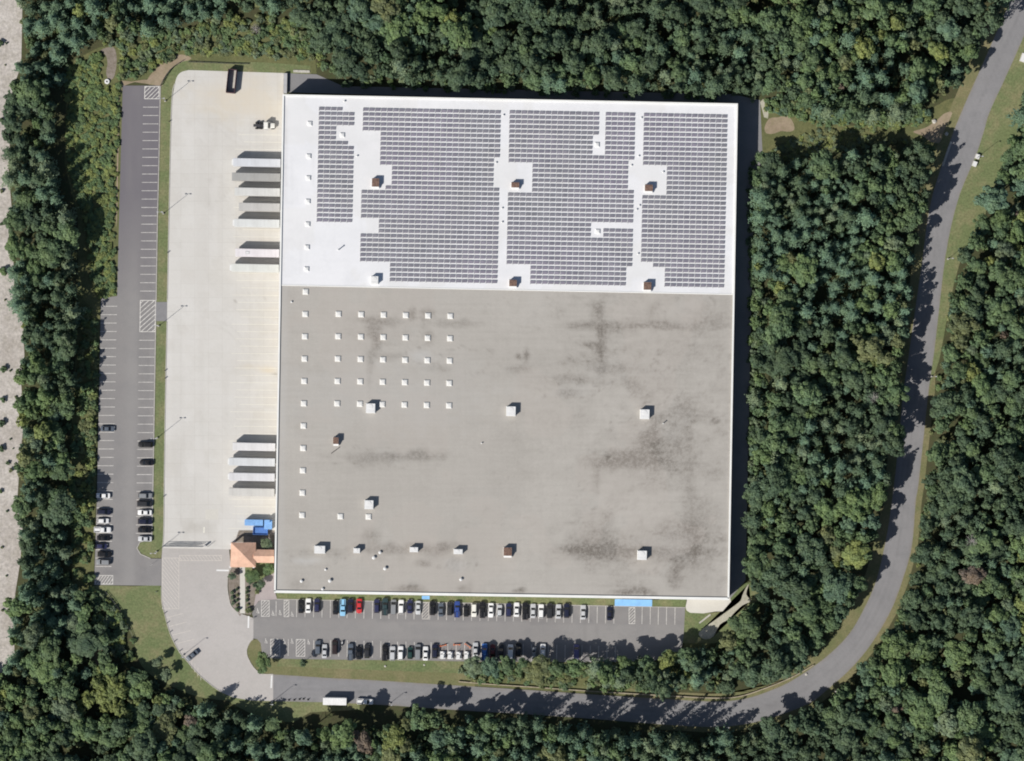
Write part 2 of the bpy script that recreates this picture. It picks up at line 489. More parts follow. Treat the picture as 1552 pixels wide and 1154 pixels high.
sheet('lawn', [(418.5, 895), (1041, 905), (1039.5, 921), (419.5, 908)], .03, M['grass'], 'narrow grass strip between the warehouse wall and parked cars', 'grass')
sheet('lawn', [(1036, 905), (1150, 880), (1150, 925), (1085, 975), (1034, 975)], .025, M['grass'], 'rough grass around the gravel path at the building corner', 'grass')
sheet('verge', [(240, 131), (243.5, 131)] + curve([(256, 108), (270, 98), (285, 92), (330, 93), (400, 95), (470, 100)], 4) + [(472, 112), (429, 111), (286, 107), (272, 112), (265, 127), (260, 156), (256.5, 300), (253.5, 450), (251, 580), (249, 716), (248, 807), (246, 832), (244, 846), (229, 846), (213, 840), (208, 832), (212, 823), (230.5, 819), (232, 750), (234.5, 600), (237, 450), (239, 330)], .035, M['grass'], 'long narrow grass verge between west car park and concrete yard', 'grass')
sheet('dirt_patch', curve([(222, 126), (236, 104), (256, 88), (275, 83), (290, 89), (266, 100), (250, 116), (244, 128)], 4, True), .03, M['dirt'], 'bare tan earth at the top corner of the yard', 'dirt')
sheet('dirt_path', curve([(180, 129), (200, 124), (225, 121), (243, 128), (243, 131), (186, 131), (180, 220), (177.5, 330), (176, 330), (178, 200)], 3, True), .05, M['dirt'], 'thin sandy edge around the top of the west car park', 'path')
sheet('gravel_path', curve([(153, 76), (172, 72), (177, 92), (173, 116), (166, 121), (161, 112), (163, 95), (160, 84)], 4, True), .04, M['mulch'], 'grey stony drain path in the scrub above the west car park', 'path')
sheet('gravel_path', curve([(1060, 958), (1062, 966), (1070, 969), (1081, 965), (1091, 947), (1104, 939), (1112, 930), (1125, 918), (1138, 911), (1131, 901), (1135, 886), (1130, 892), (1125, 903), (1122, 911), (1111, 920), (1096, 931), (1081, 942)], 3, True), .045, M['gravel'], 'pale gravel path curving round the building corner', 'path')
sheet('dirt_path', [(1152, 155), (1157, 150), (1165, 168), (1164, 180), (1158, 178)], .03, M['gravel'], 'short pale footpath by the upper right building corner', 'path')
sheet('dirt_patch', curve([(138, 992), (142, 978), (152, 976), (158, 992), (163, 1002), (150, 1008), (140, 1004)], 4, True), .03, M['dirt'], 'small bare clearing among the trees south of the lawn', 'dirt')

# concrete yard
def yard_stain(px, py):
    dark = zero(px); warm = zero(px); lite = zero(px)
    warm += .5 * blob(px, py, 385, 150, 60, 45, .5, 3) + .30 * blob(px, py, 330, 150, 60, 30, .5, 5)
    dock = np.clip((px - 350) / 60, 0, 1)
    warm += .26 * dock * fbm(px / 30, py / 5, 9, 3) * np.clip((py - 250) / 60, 0, 1)
    warm += .85 * blob(px, py, 405, 560, 13, 6, .7, 12) + .3 * blob(px, py, 385, 556, 22, 5, .7, 13)
    dark += .6 * blob(px, py, 416, 568, 6, 2, .5, 14)
    dark += .12 * fbm(px / 3, py / 60, 21, 3) * (fbm(px / 18, py / 300, 22, 2) > .5)
    for x, y, sx, sy, a in ((300, 800, 30, 14, .18), (335, 300, 20, 30, .06), (350, 520, 30, 60, .06)):
        dark += a * blob(px, py, x, y, sx, sy, .5, int(x))
    for cx, cy, r in ((300, 250, 62), (300, 262, 74), (292, 420, 80), (305, 560, 70), (300, 575, 84), (296, 700, 78), (310, 330, 58), (288, 480, 95), (300, 140, 50)):
        rr = np.hypot(px - cx, py - cy)
        for q in (0, 8.6): dark += .16 * np.exp(-((rr - r - q) / .9) ** 2) * (px > cx) * np.clip(fbm(px / 20, py / 20, int(cy), 3) * 1.6 - .4, 0, 1)
    k_ = np.mod(py - 205, 22.1)
    dark += .20 * np.exp(-((k_ - 11) / 2.6) ** 2) * np.clip((px - 396) / 22, 0, 1) * fbm(px / 5, py / 4, 17, 3)
    for x, y in ((357, 457), (358, 606), (400, 452), (394, 577)):
        dark += .5 * blob(px, py, x, y, 2, 2, .2, 4)
    lite += .35 * (fbm(px / 50, py / 50, 31, 3) > .55) * .5
    return np.clip(dark, 0, 1), np.clip(warm, 0, .9), np.clip(lite, 0, 1)
YARD = curve([(286, 106.5), (275, 109.5), (268.5, 116), (265, 127)], 4)[:-1] + [(265, 127), (260, 156), (256.5, 300), (253.5, 450), (251, 580), (249, 716), (248, 807), (246, 831), (350, 833), (420, 833), (424, 600), (430, 143), (430, 111)]
yard = sheet('concrete_yard', YARD[::-1], .05, M['concrete'], 'wide pale concrete truck yard along the loading docks', 'yard', step=.9, stain=yard_stain)
DRIVE = [(246, 831), (347, 831), (350, 861), (346, 870), (345, 890), (347, 905), (350, 917), (356, 925), (364, 930), (378, 935), (384, 937), (384, 968), (380, 972), (375, 980), (373.5, 988), (376, 998), (385, 1013), (397, 1022), (414, 1022.5), (414, 1063), (380, 1062)] + curve([(352, 1057), (335, 1049), (319, 1037.5), (300, 1021), (284, 1002.5), (272, 988), (258, 960), (250, 932), (245.5, 913), (244.5, 890), (245, 843)], 4)
drive = sheet('driveway', DRIVE, .046, M['drive'], 'pinkish grey driveway curving from the gate to the road', 'driveway')
def road_stain(px, py):
    A, B = np.array(rin), np.array(rout)
    di = np.full(px.shape, 1e9); do = np.full(px.shape, 1e9)
    for (x0, y0) in resample(rin, 420): di = np.minimum(di, np.hypot(px - x0, py - y0))
    for (x0, y0) in resample(rout, 420): do = np.minimum(do, np.hypot(px - x0, py - y0))
    t = di / (di + do + 1e-6)
    lite = .34 * (np.exp(-((t - .20) / .05) ** 2) + np.exp(-((t - .38) / .05) ** 2) + np.exp(-((t - .62) / .05) ** 2) + np.exp(-((t - .80) / .05) ** 2)) * fbm(px / 40, py / 40, 3, 3)
    dark = .30 * np.exp(-((t - .5) / .02) ** 2) * fbm(px / 12, py / 12, 5, 3) + .35 * np.clip(fbm(px / 9, py / 9, 6, 4) - .56, 0, 1)
    for x, y, sx, sy in ((1398, 500, 5, 16), (1372, 700, 6, 12), (1330, 900, 8, 8), (1170, 1070, 16, 5), (760, 1058, 18, 4), (620, 1048, 10, 5)):
        dark += .22 * blob(px, py, x, y, sx, sy, .25, 3)
    warm = .8 * np.clip(1 - np.minimum(di, do) / 3.2, 0, 1) * fbm(px / 7, py / 7, 9, 3)
    return np.clip(dark, 0, 1), np.clip(warm, 0, 1), np.clip(lite, 0, 1)
road = sheet('road', rin + rout[::-1], .05, M['road'], 'grey asphalt road sweeping round the right and bottom of the site', 'road', step=.9, stain=road_stain)

def lot_stain(px, py):
    dark = zero(px); new = zero(px); lite = zero(px)
    new += np.clip((470 - py) / 180, 0, 1) * .95 * (px < 260) * (.75 + .5 * fbm(px / 14, py / 70, 3, 3))
    lane = np.exp(-((px - (205 - (py - 130) * .012)) / 10) ** 2)
    lite += .35 * lane * np.clip((py - 300) / 250, 0, 1)
    dark += .28 * (np.abs(px - 222 + (py - 300) * .016) < 10) * fbm(px / 4, py / 5, 5, 3)
    dark += .18 * blob(px, py, 165, 868, 14, 5, .5, 6)
    return np.clip(dark, 0, 1), np.clip(new, 0, 1), np.clip(lite, 0, 1)
LOT_W = [(186, 130), (243.5, 130), (241, 250), (239, 330), (237, 450), (234.5, 600), (232, 750), (230.5, 818), (212, 822), (207.5, 831), (213, 840), (228, 847), (244.7, 847), (244, 888), (142.5, 887), (143.5, 860), (147, 750), (150, 600), (153, 452), (177.5, 449), (180.5, 330), (184, 200)]
lot_w = sheet('car_park', LOT_W, .055, M['asphalt'], 'long narrow asphalt car park left of the truck yard', 'car park', step=1.0, stain=lot_stain)
sheet('asphalt_crossing', [(236.7, 458), (253.4, 458), (253.0, 487), (236.3, 487)], .066, M['road'], 'short asphalt crossing through the verge from car park to yard', 'path')
def lot2_stain(px, py):
    dark = zero(px); new = zero(px); lite = zero(px)
    bay = ((py < 938 + (px - 450) * .0195) | (py > 968 + (px - 450) * .0195))
    dark += .22 * bay * fbm(px / 5, py / 8, 7, 3)
    lite += .3 * (~bay) * fbm(px / 60, py / 6, 8, 3)
    dark += .4 * (np.abs(px - 887) < 1.2) * (py > 940) * fbm(px, py / 5, 2, 2) + .35 * (np.abs(px - 904) < 1.2) * (py > 945) * fbm(px, py / 4, 3, 2)
    dark += .35 * blob(px, py, 895, 941, 3, 2, .3, 4)
    return np.clip(dark, 0, 1), new, np.clip(lite, 0, 1)
LOT_S = [(384, 968), (384, 937), (382, 930), (388, 916), (394, 910), (420, 908.5), (730, 914.5), (1038.5, 921), (1036, 966), (1030, 1000), (900, 1004), (720, 1003), (620, 1001), (500, 1000), (420, 998.5), (403, 997), (397, 990), (395, 975), (390, 969)]
lot_s = sheet('car_park', LOT_S, .055, M['asphalt'], 'asphalt staff car park below the warehouse, rows of parked cars', 'car park', step=1.0, stain=lot2_stain)
sheet('asphalt_drive', [(431, 111), (480, 113), (520, 131), (1110, 143), (1152, 152), (1156, 240), (1142, 330), (1136, 600), (1130, 880), (1103, 912), (1090, 900), (1100, 160), (431, 140)], .028, M['road'], 'asphalt service lane behind the warehouse in its shadow', 'path')
sheet('concrete_pad', [(1041, 904), (1041, 911), (1039, 921), (1041, 926), (1046, 929), (1066, 930), (1085, 927), (1095, 927), (1108, 912), (1106, 905)], .06, M['pad'], 'pale concrete pad at the lower right building corner', 'pavement')
sheet('plaza', [(393, 862), (417, 862), (417, 898), (420, 909), (392, 911), (384, 922), (382, 905)], .05, M['paver'], 'pinkish paved forecourt by the building corner', 'pavement')
sheet('planting_bed', curve([(349, 861), (366, 861), (366, 930), (358, 926), (350, 915), (347, 900), (346, 880)], 3, True), .06, M['mulch'], 'mulched bed between driveway and front walk', 'planting bed')
sheet('planting_bed', [(370, 862), (393, 862), (396, 880), (388, 900), (384, 922), (380, 932), (370, 931)], .06, M['mulch'], 'mulched bed on the right of the front walk', 'planting bed')
sheet('lawn', curve([(372, 853), (416, 853), (416, 868), (402, 874), (396, 880), (390, 882), (372, 879)], 3, True), .07, M['grass'], 'small green lawn below the orange roof', 'lawn')
sheet('footpath', [(363.6, 858), (371.4, 858), (371.4, 930), (363.6, 930)], .075, M['pad'], 'straight pale concrete front walk below the orange roof', 'path')
sheet('lawn', [(362, 804), (416, 804), (416, 834), (388, 834), (388, 822), (356, 822)], .06, M['mulch'], 'shaded ground behind the orange roof', 'ground')

# kerbs
def strip(name, line, w, h, mat, label, z=.04, kind='structure', parent=None, cat='kerb'):
    pts = [P(x, y) for x, y in line]
    secs = []
    for i, p in enumerate(pts):
        a, b = pts[max(0, i - 1)], pts[min(len(pts) - 1, i + 1)]
        t = (b - a).normalized(); n = Vector((-t.y, t.x, 0)) * (w / 2)
        secs.append([(p.x + n.x, p.y + n.y, z), (p.x + n.x, p.y + n.y, z + h), (p.x - n.x, p.y - n.y, z + h), (p.x - n.x, p.y - n.y, z)])
    o = MB().loft(secs).build(name, mat, parent)
    if kind: o['kind'] = kind
    return tag(o, label, cat)
strip('kerb', [(243.2, 131), (240.9, 250), (238.8, 330), (236.8, 456)], .25, .14, M['kerb'], 'upper concrete kerb along the west car park verge')
strip('kerb', [(236.2, 488), (234.3, 600), (231.8, 750), (230.3, 817), (212, 822), (207.6, 831), (213, 840), (228, 846.6)], .25, .14, M['kerb'], 'lower concrete kerb along the verge and round its tip')
strip('kerb', curve([(265, 127), (260, 156), (256.5, 300), (253.5, 456)], 3), .22, .13, M['kerb'], 'upper kerb on the yard side of the verge')
strip('kerb', curve([(253, 488), (251, 580), (249, 716), (248, 807), (246, 831)], 3), .22, .13, M['kerb'], 'lower kerb on the yard side of the verge')
strip('kerb', [(419.5, 908.3), (730, 914.7), (1038.5, 921)], .2, .13, M['kerb'], 'kerb between the grass strip and the staff car park')
strip('kerb', curve([(384, 969), (380, 972), (375.5, 980), (373.8, 988), (376.2, 998), (385, 1012.5), (397, 1021.5), (414, 1022)], 4), .2, .13, M['kerb'], 'rounded kerb of the tree island at the driveway')
strip('kerb', curve([(244.6, 890), (245.3, 913), (249.7, 932), (257.6, 960), (271.6, 988), (283.6, 1002.5), (299.6, 1021), (318.6, 1037.5), (335, 1049)], 4), .2, .12, M['kerb'], 'curved kerb between the lawn and the driveway')
strip('kerb', curve([(350, 862), (345.6, 872), (344.6, 890), (346.6, 905), (349.6, 917), (356, 925), (364, 930.5)], 4), .2, .12, M['kerb'], 'curved kerb of the planting bed by the front walk')

# painted markings
def paint_line(parent, a, b, w, mat, z=.062, name='parking_line'):
    pa, pb = P(*a), P(*b)
    t = (pb - pa).normalized(); n = Vector((-t.y, t.x, 0)) * (w / 2)
    MBx = MB().add([(pa.x + n.x, pa.y + n.y, z), (pa.x - n.x, pa.y - n.y, z), (pb.x - n.x, pb.y - n.y, z), (pb.x + n.x, pb.y + n.y, z)], [(0, 1, 2, 3)])
    return MBx.build(name, mat, parent)

def hatch(parent, x0, y0, x1, y1, pitch, ang, w, mat, z=.062, slope=(0, 0), name='hatched_bay'):
    """box outline plus slanting bars clipped to it; slope = px shift (dx per py, dy per px)"""
    mb = MB()
    def q(x, y): return (x + (y - y0) * slope[0], y + (x - x0) * slope[1])
    def bar(a, b):
        pa, pb = P(*q(*a)), P(*q(*b))
        if (pb - pa).length < .2: return
        t = (pb - pa).normalized(); n = Vector((-t.y, t.x, 0)) * (w / 2)
        mb.add([(pa.x + n.x, pa.y + n.y, z), (pa.x - n.x, pa.y - n.y, z), (pb.x - n.x, pb.y - n.y, z), (pb.x + n.x, pb.y + n.y, z)], [(0, 1, 2, 3)])
    hw = w / S / 2
    bar((x0, y0), (x1, y0)); bar((x0, y1), (x1, y1))
    z += .003
    bar((x0 + hw, y0 + hw), (x0 + hw, y1 - hw)); bar((x1 - hw, y0 + hw), (x1 - hw, y1 - hw))
    z += .003
    k = math.tan(ang)             # bars: y = c + k x
    c = -abs(k) * (x1 - x0) - (y1 - y0)
    while c < (y1 - y0) + abs(k) * (x1 - x0):
        pts = []
        for x in (x0, x1):
            y = y0 + c + k * (x - x0)
            if y0 <= y <= y1: pts.append((x, y))
        for y in (y0, y1):
            x = x0 + (y - y0 - c) / k
            if x0 < x < x1: pts.append((x, y))
        if len(pts) >= 2: bar(pts[0], pts[1])
        c += pitch
    return mb.build(name, mat, parent)

for y in [162.7 + 12.67 * i for i in range(23)] + [516 + 12.72 * i for i in range(24)]:
    xr = 240.5 - max(0, y - 160) * .0172
    if y < 815: paint_line(lot_w, (xr - 23.5, y), (xr, y), .16, M['line'])
for y in [464.5 + 12.72 * i for i in range(32)]:
    xl = 153 - (y - 464) * .0215
    paint_line(lot_w, (xl, y), (xl + 24.5, y), .16, M['line'])
hatch(lot_w, 219, 131.5, 241.8, 150, 6.4, R(-45), .22, M['line'], slope=(-.017, 0))
hatch(lot_w, 212.3, 455.6, 236.4, 503, 7.4, R(-42), .22, M['line'], slope=(-.017, 0))
hatch(lot_w, 144, 872.5, 171.5, 885.5, 6.4, R(-55), .2, M['line'], slope=(-.017, 0))
def ty(x): return 909.5 + (x - 450) * .0205
def by(x): return 969.5 + (x - 450) * .0205
for x in [449.5, 462.3, 475.2, 488, 500.6, 513.5, 526, 538.6, 551.5, 564.4, 577, 589.5, 602.4, 614.9, 627.5] + [651.4 + 12.68 * i for i in range(23)] + [973, 985.4, 997.6, 1010, 1022.8]:
    paint_line(lot_s, (x + .3, ty(x)), (x - .1, ty(x) + 26), .15, M['line'])
paint_line(lot_s, (418.6, 911), (418.3, 934), .15, M['line'])
for x in [436.9] + [475.4 + 12.7 * i for i in range(37)]:
    paint_line(lot_s, (x + .2, by(x)), (x - .2, by(x) + 25), .15, M['line'])
hatch(lot_s, 395.8, 910.5, 408.4, 934.5, 4.8, R(-45), .16, M['line'])
hatch(lot_s, 430.2, 910.3, 438.2, 935, 4.8, R(-45), .16, M['line'])
hatch(lot_s, 409.8, 969, 424.4, 995, 4.8, R(-45), .16, M['line'])
hatch(lot_s, 448.6, 969.4, 462.4, 995, 4.8, R(-45), .16, M['line'])
hatch(lot_s, 639.6, 913.5, 650, 938.5, 4.8, R(-45), .16, M['faint'])
hatch(lot_s, 953, 921, 962.6, 945.5, 4.8, R(-45), .16, M['line'])
def access_symbol(x, y):
    mb = MB()
    c = P(x, y)
    r, n, z = .42, 12, .062
    for i in range(9):
        a0, a1 = R(-200 + i * 28), R(-200 + (i + 1) * 28)
        mb.add([(c.x + math.cos(a0) * r, c.y - .15 + math.sin(a0) * r, z), (c.x + math.cos(a1) * r, c.y - .15 + math.sin(a1) * r, z),
                (c.x + math.cos(a1) * (r - .13), c.y - .15 + math.sin(a1) * (r - .13), z), (c.x + math.cos(a0) * (r - .13), c.y - .15 + math.sin(a0) * (r - .13), z)], [(0, 1, 2, 3)])
    for cx, cy, w, h in ((-.1, .35, .16, .7), (.15, .05, .42, .14), (.34, -.3, .14, .52), (.1, .38, .3, .12), (.46, -.55, .2, .12)):
        z += .002
        mb.add([(c.x + cx - w / 2, c.y + cy - h / 2, z), (c.x + cx + w / 2, c.y + cy - h / 2, z), (c.x + cx + w / 2, c.y + cy + h / 2, z), (c.x + cx - w / 2, c.y + cy + h / 2, z)], [(0, 1, 2, 3)])
    z += .002
    mb.add([(c.x - .1 + .15 * math.cos(t), c.y + .88 + .15 * math.sin(t), z) for t in [2 * math.pi * k / 10 for k in range(10)]], [tuple(range(10))])
    mb.build('access_symbol', M['line'], lot_s)
for x, y in ((390.7, 927), (413.6, 930.6), (424.5, 929.7), (442.7, 932), (403, 972.5), (430.4, 973), (442.5, 973), (467.5, 974)):
    access_symbol(x, y)
# driveway and yard paint
hatch(drive, 246, 846, 271.5, 923, 6.6, R(52), .17, M['faint'], z=.056)
hatch(drive, 272, 842, 336, 850, 6.6, R(52), .15, M['faint'], z=.056)
for k in range(5):
    paint_line(drive, (251 + k * 5, 937 + k * 13), (277 + k * 6, 930 + k * 13), .15, M['faint'], .056)
for k in range(4): paint_line(drive, (291 + k * 4.6, 1000 + k * 6), (290.5 + k * 4.6, 1013 + k * 6), .15, M['faint'], .056)
for a, b in (((328, 864.6), (347, 865)), ((376.8, 934), (376.3, 952)), ((412, 1024), (411, 1043))):
    paint_line(drive, a, b, .55, M['white'], .06, 'stop_line')
y = 205.0
k = 0
while y < 815:
    xr = 429 - (y - 143) * .0173
    L = (66, 58, 72, 63)[k % 4]
    paint_line(yard, (xr - L, y - .7), (xr - 1, y), .14, M['lane'], .06, 'lane_line')
    y += 11.05; k += 1
paint_line(yard, (309.5, 799), (309, 808), .5, M['lane'], .06, 'lane_line')
MB().box(P(321, 780, .053), (4.3, 3.4, .02)).build('concrete_slab', M['pad'], yard)

# ------------------------------------------------------------------ warehouse
RZ = 8.9
NW, NE, SE, SW = (428.5, 143.5), (1118, 157.5), (1104.8, 909.5), (415.8, 898.5)
def bl(u, v):
    """photo pixel inside the roof outline from 0..1 coordinates"""
    ax = NW[0] + (NE[0] - NW[0]) * u; ay = NW[1] + (NE[1] - NW[1]) * u
    bx = SW[0] + (SE[0] - SW[0]) * u; by_ = SW[1] + (SE[1] - SW[1]) * u
    return (ax + (bx - ax) * v, ay + (by_ - ay) * v)
ROT = -math.atan2(NE[1] - NW[1], NE[0] - NW[0])
wh = empty('warehouse', P(766, 527, 0), 0, 'huge flat-roofed warehouse, top half white with solar panels, bottom half grey', 'warehouse')
WL = wh.location.copy()
def under(o, root):
    o.parent = root
    o.matrix_parent_inverse = Matrix.Translation(-root.location) if root.rotation_euler.z == 0 else root.matrix_basis.inverted()
    return o
corners = [P(*c, RZ) for c in (NW, NE, SE, SW)]
COPW = {0: .55, 1: .55, 2: .85, 3: .55}
for i in range(4):
    a, b = corners[i], corners[(i + 1) % 4]
    t = (b - a).normalized(); n = Vector((t.y, -t.x, 0))      # points inward
    L = (b - a).length
    mid = (a + b) / 2
    rz = math.atan2(t.y, t.x)
    mb = MB()
    c = mid + n * .2
    mb.box((c.x, c.y, (RZ - .1) / 2), (L - (.4 if i % 2 else 0), .36, RZ - .1), rz)
    nr = int(L / 3)
    for k in range(nr):                                        # panel ribs
        p = a + t * ((k + .5) * L / nr) - n * .0
        mb.box((p.x, p.y, (RZ - .5) / 2), (.12, .06, RZ - .7), rz)
    under(mb.build('wall', M['wall']), wh)
    w = COPW[i]
    c = mid + n * (w / 2 - .06)
    under(MB().box((c.x, c.y, RZ + .14), (L + (.1 if i % 2 == 0 else -1.0), w, .5), rz, top=1.0).build('coping', M['coping']), wh)

def roof_stain(px, py):
    d = zero(px); warm = zero(px); lite = zero(px)
    for x, y, sx, sy, a, rot in (
        (965, 494, 95, 5, .55, 0), (1030, 493, 60, 6, .30, 0), (911, 520, 6, 45, .55, 0), (905, 475, 9, 16, .5, 0), (887, 494, 14, 5, .5, 0), (893, 523, 10, 3.5, .6, 0),
        (925, 556, 60, 6, .35, .1), (968, 590, 22, 8, .42, .6), (880, 575, 50, 7, .3, 0), (860, 596, 22, 4, .45, 0), (990, 470, 6, 14, .4, .5), (1055, 480, 30, 18, .16, 0), (1030, 530, 30, 25, .14, 0),
        (945, 695, 48, 8, .75, 0), (985, 660, 12, 30, .55, .55), (1000, 690, 40, 40, .28, 0), (1030, 630, 45, 12, .3, 0), (1083, 637, 6, 4, .5, 0), (905, 720, 6, 28, .3, 0), (960, 705, 70, 6, .4, 0), (1045, 700, 5, 40, .3, 0),
        (905, 830, 26, 22, .55, 0), (940, 835, 60, 6, .6, 0), (870, 835, 34, 5, .38, 0), (1010, 838, 60, 8, .4, 0), (1045, 820, 10, 22, .38, 0), (1020, 805, 18, 10, .42, 0), (1025, 870, 9, 16, .5, .4), (1050, 790, 12, 50, .22, 0), (1075, 800, 24, 30, .16, 0), (918, 790, 8, 20, .3, .3),
        (955, 898, 26, 2.6, .85, 0), (970, 893, 16, 2, .5, 0), (798, 539, 4, 10, .8, 0), (786, 541, 4, 2.5, .8, 0), (788, 560, 20, 4, .3, 0),
        (566, 500, 8, 18, .62, 0), (572, 515, 6, 30, .45, .2), (560, 560, 3, 26, .35, 0), (585, 489, 26, 4, .5, 0), (690, 490, 30, 4, .35, 0), (560, 485, 25, 3, .3, 0), (625, 477, 5, 7, .6, 0), (650, 475, 9, 7, .55, 0), (649, 514, 7, 7, .45, 0), (592, 540, 18, 5, .3, 0), (660, 560, 30, 5, .25, 0),
        (600, 692, 60, 5, .5, 0), (560, 697, 40, 7, .35, 0), (655, 690, 30, 9, .28, 0), (610, 832, 60, 5, .5, 0), (660, 832, 32, 7, .4, 0), (562, 812, 10, 8, .42, 0), (480, 838, 50, 4, .18, 0),
        (622, 893, 18, 4, .85, 0), (700, 893, 6, 4, .6, 0), (690, 855, 8, 8, .45, 0), (642, 854, 8, 3, .6, 0), (711, 894, 3, 8, .4, 0), (785, 895, 6, 2, .6, 0), (792, 894, 4, 2, .6, 0), (450, 885, 12, 8, .25, 0), (775, 700, 30, 60, .1, 0), (830, 650, 60, 30, .08, 0)):
        d = 1 - (1 - d) * (1 - np.clip(a * 1.05 * blob(px, py, x, y, sx * 1.18 + 1, sy * 1.3 + 1.5, .6, int(x + y), rot), 0, .97))
    streak = fbm(px / 46, py / 2.4, 41, 3) * fbm(px / 40, py / 60, 43, 3)
    d += .42 * np.clip(streak - .2, 0, 1) * np.clip((px - 700) / 200, .15, 1)
    d += .9 * np.clip(fbm(px / 9, py / 7, 47, 4) - .56, 0, 1) * np.clip((px - 760) / 150, .2, 1) * (fbm(px / 80, py / 70, 48, 2) > .42)
    d += .34 * np.clip(fbm(px / 55, py / 48, 51, 5) - .46, 0, 1) * np.clip((px - 640) / 260, .25, 1)
    for x, y, sx, sy, a in ((1000, 560, 120, 70, .16), (1010, 690, 110, 60, .2), (970, 830, 150, 40, .2), (1060, 800, 40, 90, .16), (590, 500, 70, 30, .14), (600, 835, 110, 16, .18), (1085, 480, 20, 60, .12), (800, 560, 60, 30, .08)):
        d += a * blob(px, py, x, y, sx, sy, .7, int(x * 3 + y))
    # tide marks where ponded water dried, and wandering drain streaks
    for x, y, sx, sy, a, s0 in ((930, 560, 90, 30, .5, 3), (860, 590, 60, 16, .55, 5), (700, 545, 60, 22, .35, 8), (1000, 640, 70, 44, .5, 11), (990, 830, 110, 34, .5, 14), (600, 500, 60, 30, .35, 17), (800, 470, 60, 30, .3, 21), (480, 848, 40, 12, .45, 23), (690, 856, 26, 14, .6, 26), (640, 540, 34, 18, .5, 29), (1040, 470, 44, 34, .4, 31), (580, 690, 80, 18, .35, 33), (760, 760, 90, 40, .22, 36), (900, 760, 60, 30, .3, 38)):
        v0 = 1.15 - np.sqrt(((px - x) / sx) ** 2 + ((py - y) / sy) ** 2) + 1.5 * (fbm(px / 20, py / 13, s0, 5) - .5)
        d += a * np.exp(-((v0 - .38) / .045) ** 2) * fbm(px / 11, py / 9, s0 + 2, 3)
        lite += .28 * a * np.clip((v0 - .42) * 3, 0, 1) * fbm(px / 26, py / 20, s0 + 4, 3)
    # membrane seams, a pale or dark line every few metres
    v = (py - 143 - (px - 428) * .0203)
    seam = (np.mod(v, 13.6) < 1.3) * (fbm(px / 60, v / 13.6, 61, 2) > .5)
    d += .05 * seam
    d += .5 * ((px < 424 + (898 - py) * .0178 - 3.5) & (py > 430)) * 0
    lite += .22 * blob(px, py, 560, 600, 200, 60, .5, 71) + .4 * blob(px, py, 640, 540, 22, 14, .6, 72) + .3 * blob(px, py, 690, 858, 18, 12, .5, 73)
    lite += .5 * np.exp(-((px - (428 - (py - 143) * .0173) - 7) / 7) ** 2) * .6
    lite += .5 * blob(px, py, 460, 850, 30, 6, .5, 74)
    warm += .45 * blob(px, py, 1055, 470, 24, 30, .6, 75) + .3 * blob(px, py, 650, 825, 40, 14, .6, 76) + .25 * (fbm(px / 90, py / 90, 77, 3) > .55)
    return np.clip(d, 0, .95), np.clip(warm, 0, 1), np.clip(lite, 0, 1)
def white_stain(px, py):
    d = zero(px); w = zero(px)
    v = (py - 143 - (px - 428) * .0203)
    d += .10 * (np.mod(px + (py - 143) * .0173 - 428, 16) < .9) * (px < 480) + .08 * fbm(px / 40, py / 3, 5, 3)
    d += .5 * blob(px, py, 660, 433.5, 30, 1.6, .4, 3) + .6 * blob(px, py, 712, 424, 6, 3, .6, 4) + .3 * blob(px, py, 432, 250, 4, 60, .5, 6) + .25 * blob(px, py, 432, 185, 4, 30, .5, 7)
    d += .07 * (np.mod(v, 27.5) < .9) + .05 * (np.mod(px + (py - 143) * .0173 - 428, 41) < .8)
    d += .22 * np.clip(fbm(px / 30, py / 22, 12, 4) - .5, 0, 1)
    w += .3 * (fbm(px / 50, py / 50, 8, 3) > .55) + .3 * blob(px, py, 900, 150, 200, 6, .4, 9)
    return np.clip(d, 0, 1), np.clip(w, 0, 1) * .5, zero(px)
SPLIT = .3835
inset = .0006
rw = sheet('roof', [bl(inset, inset), bl(1 - inset, inset), bl(1 - inset, SPLIT + .0), bl(inset, SPLIT)], RZ - .02, M['white_roof'], 'bright white membrane half of the roof', step=1.0, stain=white_stain, kind=None)
under(rw, wh)
rg = sheet('roof', [bl(inset, SPLIT), bl(1 - inset, SPLIT), bl(1 - inset, 1 - inset), bl(inset, 1 - inset)], RZ - .03, M['roof'], 'weathered grey lower half of the roof with dark stains', step=.75, stain=roof_stain, kind=None)
under(rg, wh)
# raised lip at the joint of the two roof halves
a, b = P(*bl(.001, SPLIT), RZ), P(*bl(.999, SPLIT), RZ)
m_ = (a + b) / 2
under(MB().box((m_.x, m_.y, RZ + .04), ((b - a).length - .8, .35, .1), ROT).build('roof_joint', M['coping']), wh)

# skylights: part of the roof
def skylight_mesh(sz, mats, name):
    mb = MB()
    h = sz / 2
    mb.box((0, 0, .13), (sz, sz, .26), mi=0)
    secs = []
    for k, zz in ((.93, .26), (.90, .34), (.70, .44), (.35, .50), (.02, .52)):
        q = h * k
        secs.append([(-q, -q, zz), (0, -q, zz), (q, -q, zz), (q, 0, zz), (q, q, zz), (0, q, zz), (-q, q, zz), (-q, 0, zz)])
    mb.loft(secs, 1, caps=False)
    return mb.mesh(name, mats)
M['dome'] = plain('skylight_dome', (.74, .73, .70), .35, var=.08, scale=1.5)
sky_me = skylight_mesh(1.85, [M['coping'], M['dome']], 'skylight')
sky_me2 = skylight_mesh(1.5, [M['coping'], M['white']], 'skylight')
spots = [(463.2 - .53 * i, 442.6 + 33.85 * i) for i in range(11)]
for r in range(5):
    for c in range(6):
        spots.append(((513, 547.4, 581.4, 615, 648.7, 682.5)[c] - .5 * r, 476.3 + 33.9 * r + c * .62))
spots += [(516, 783), (558.5, 783.5)]
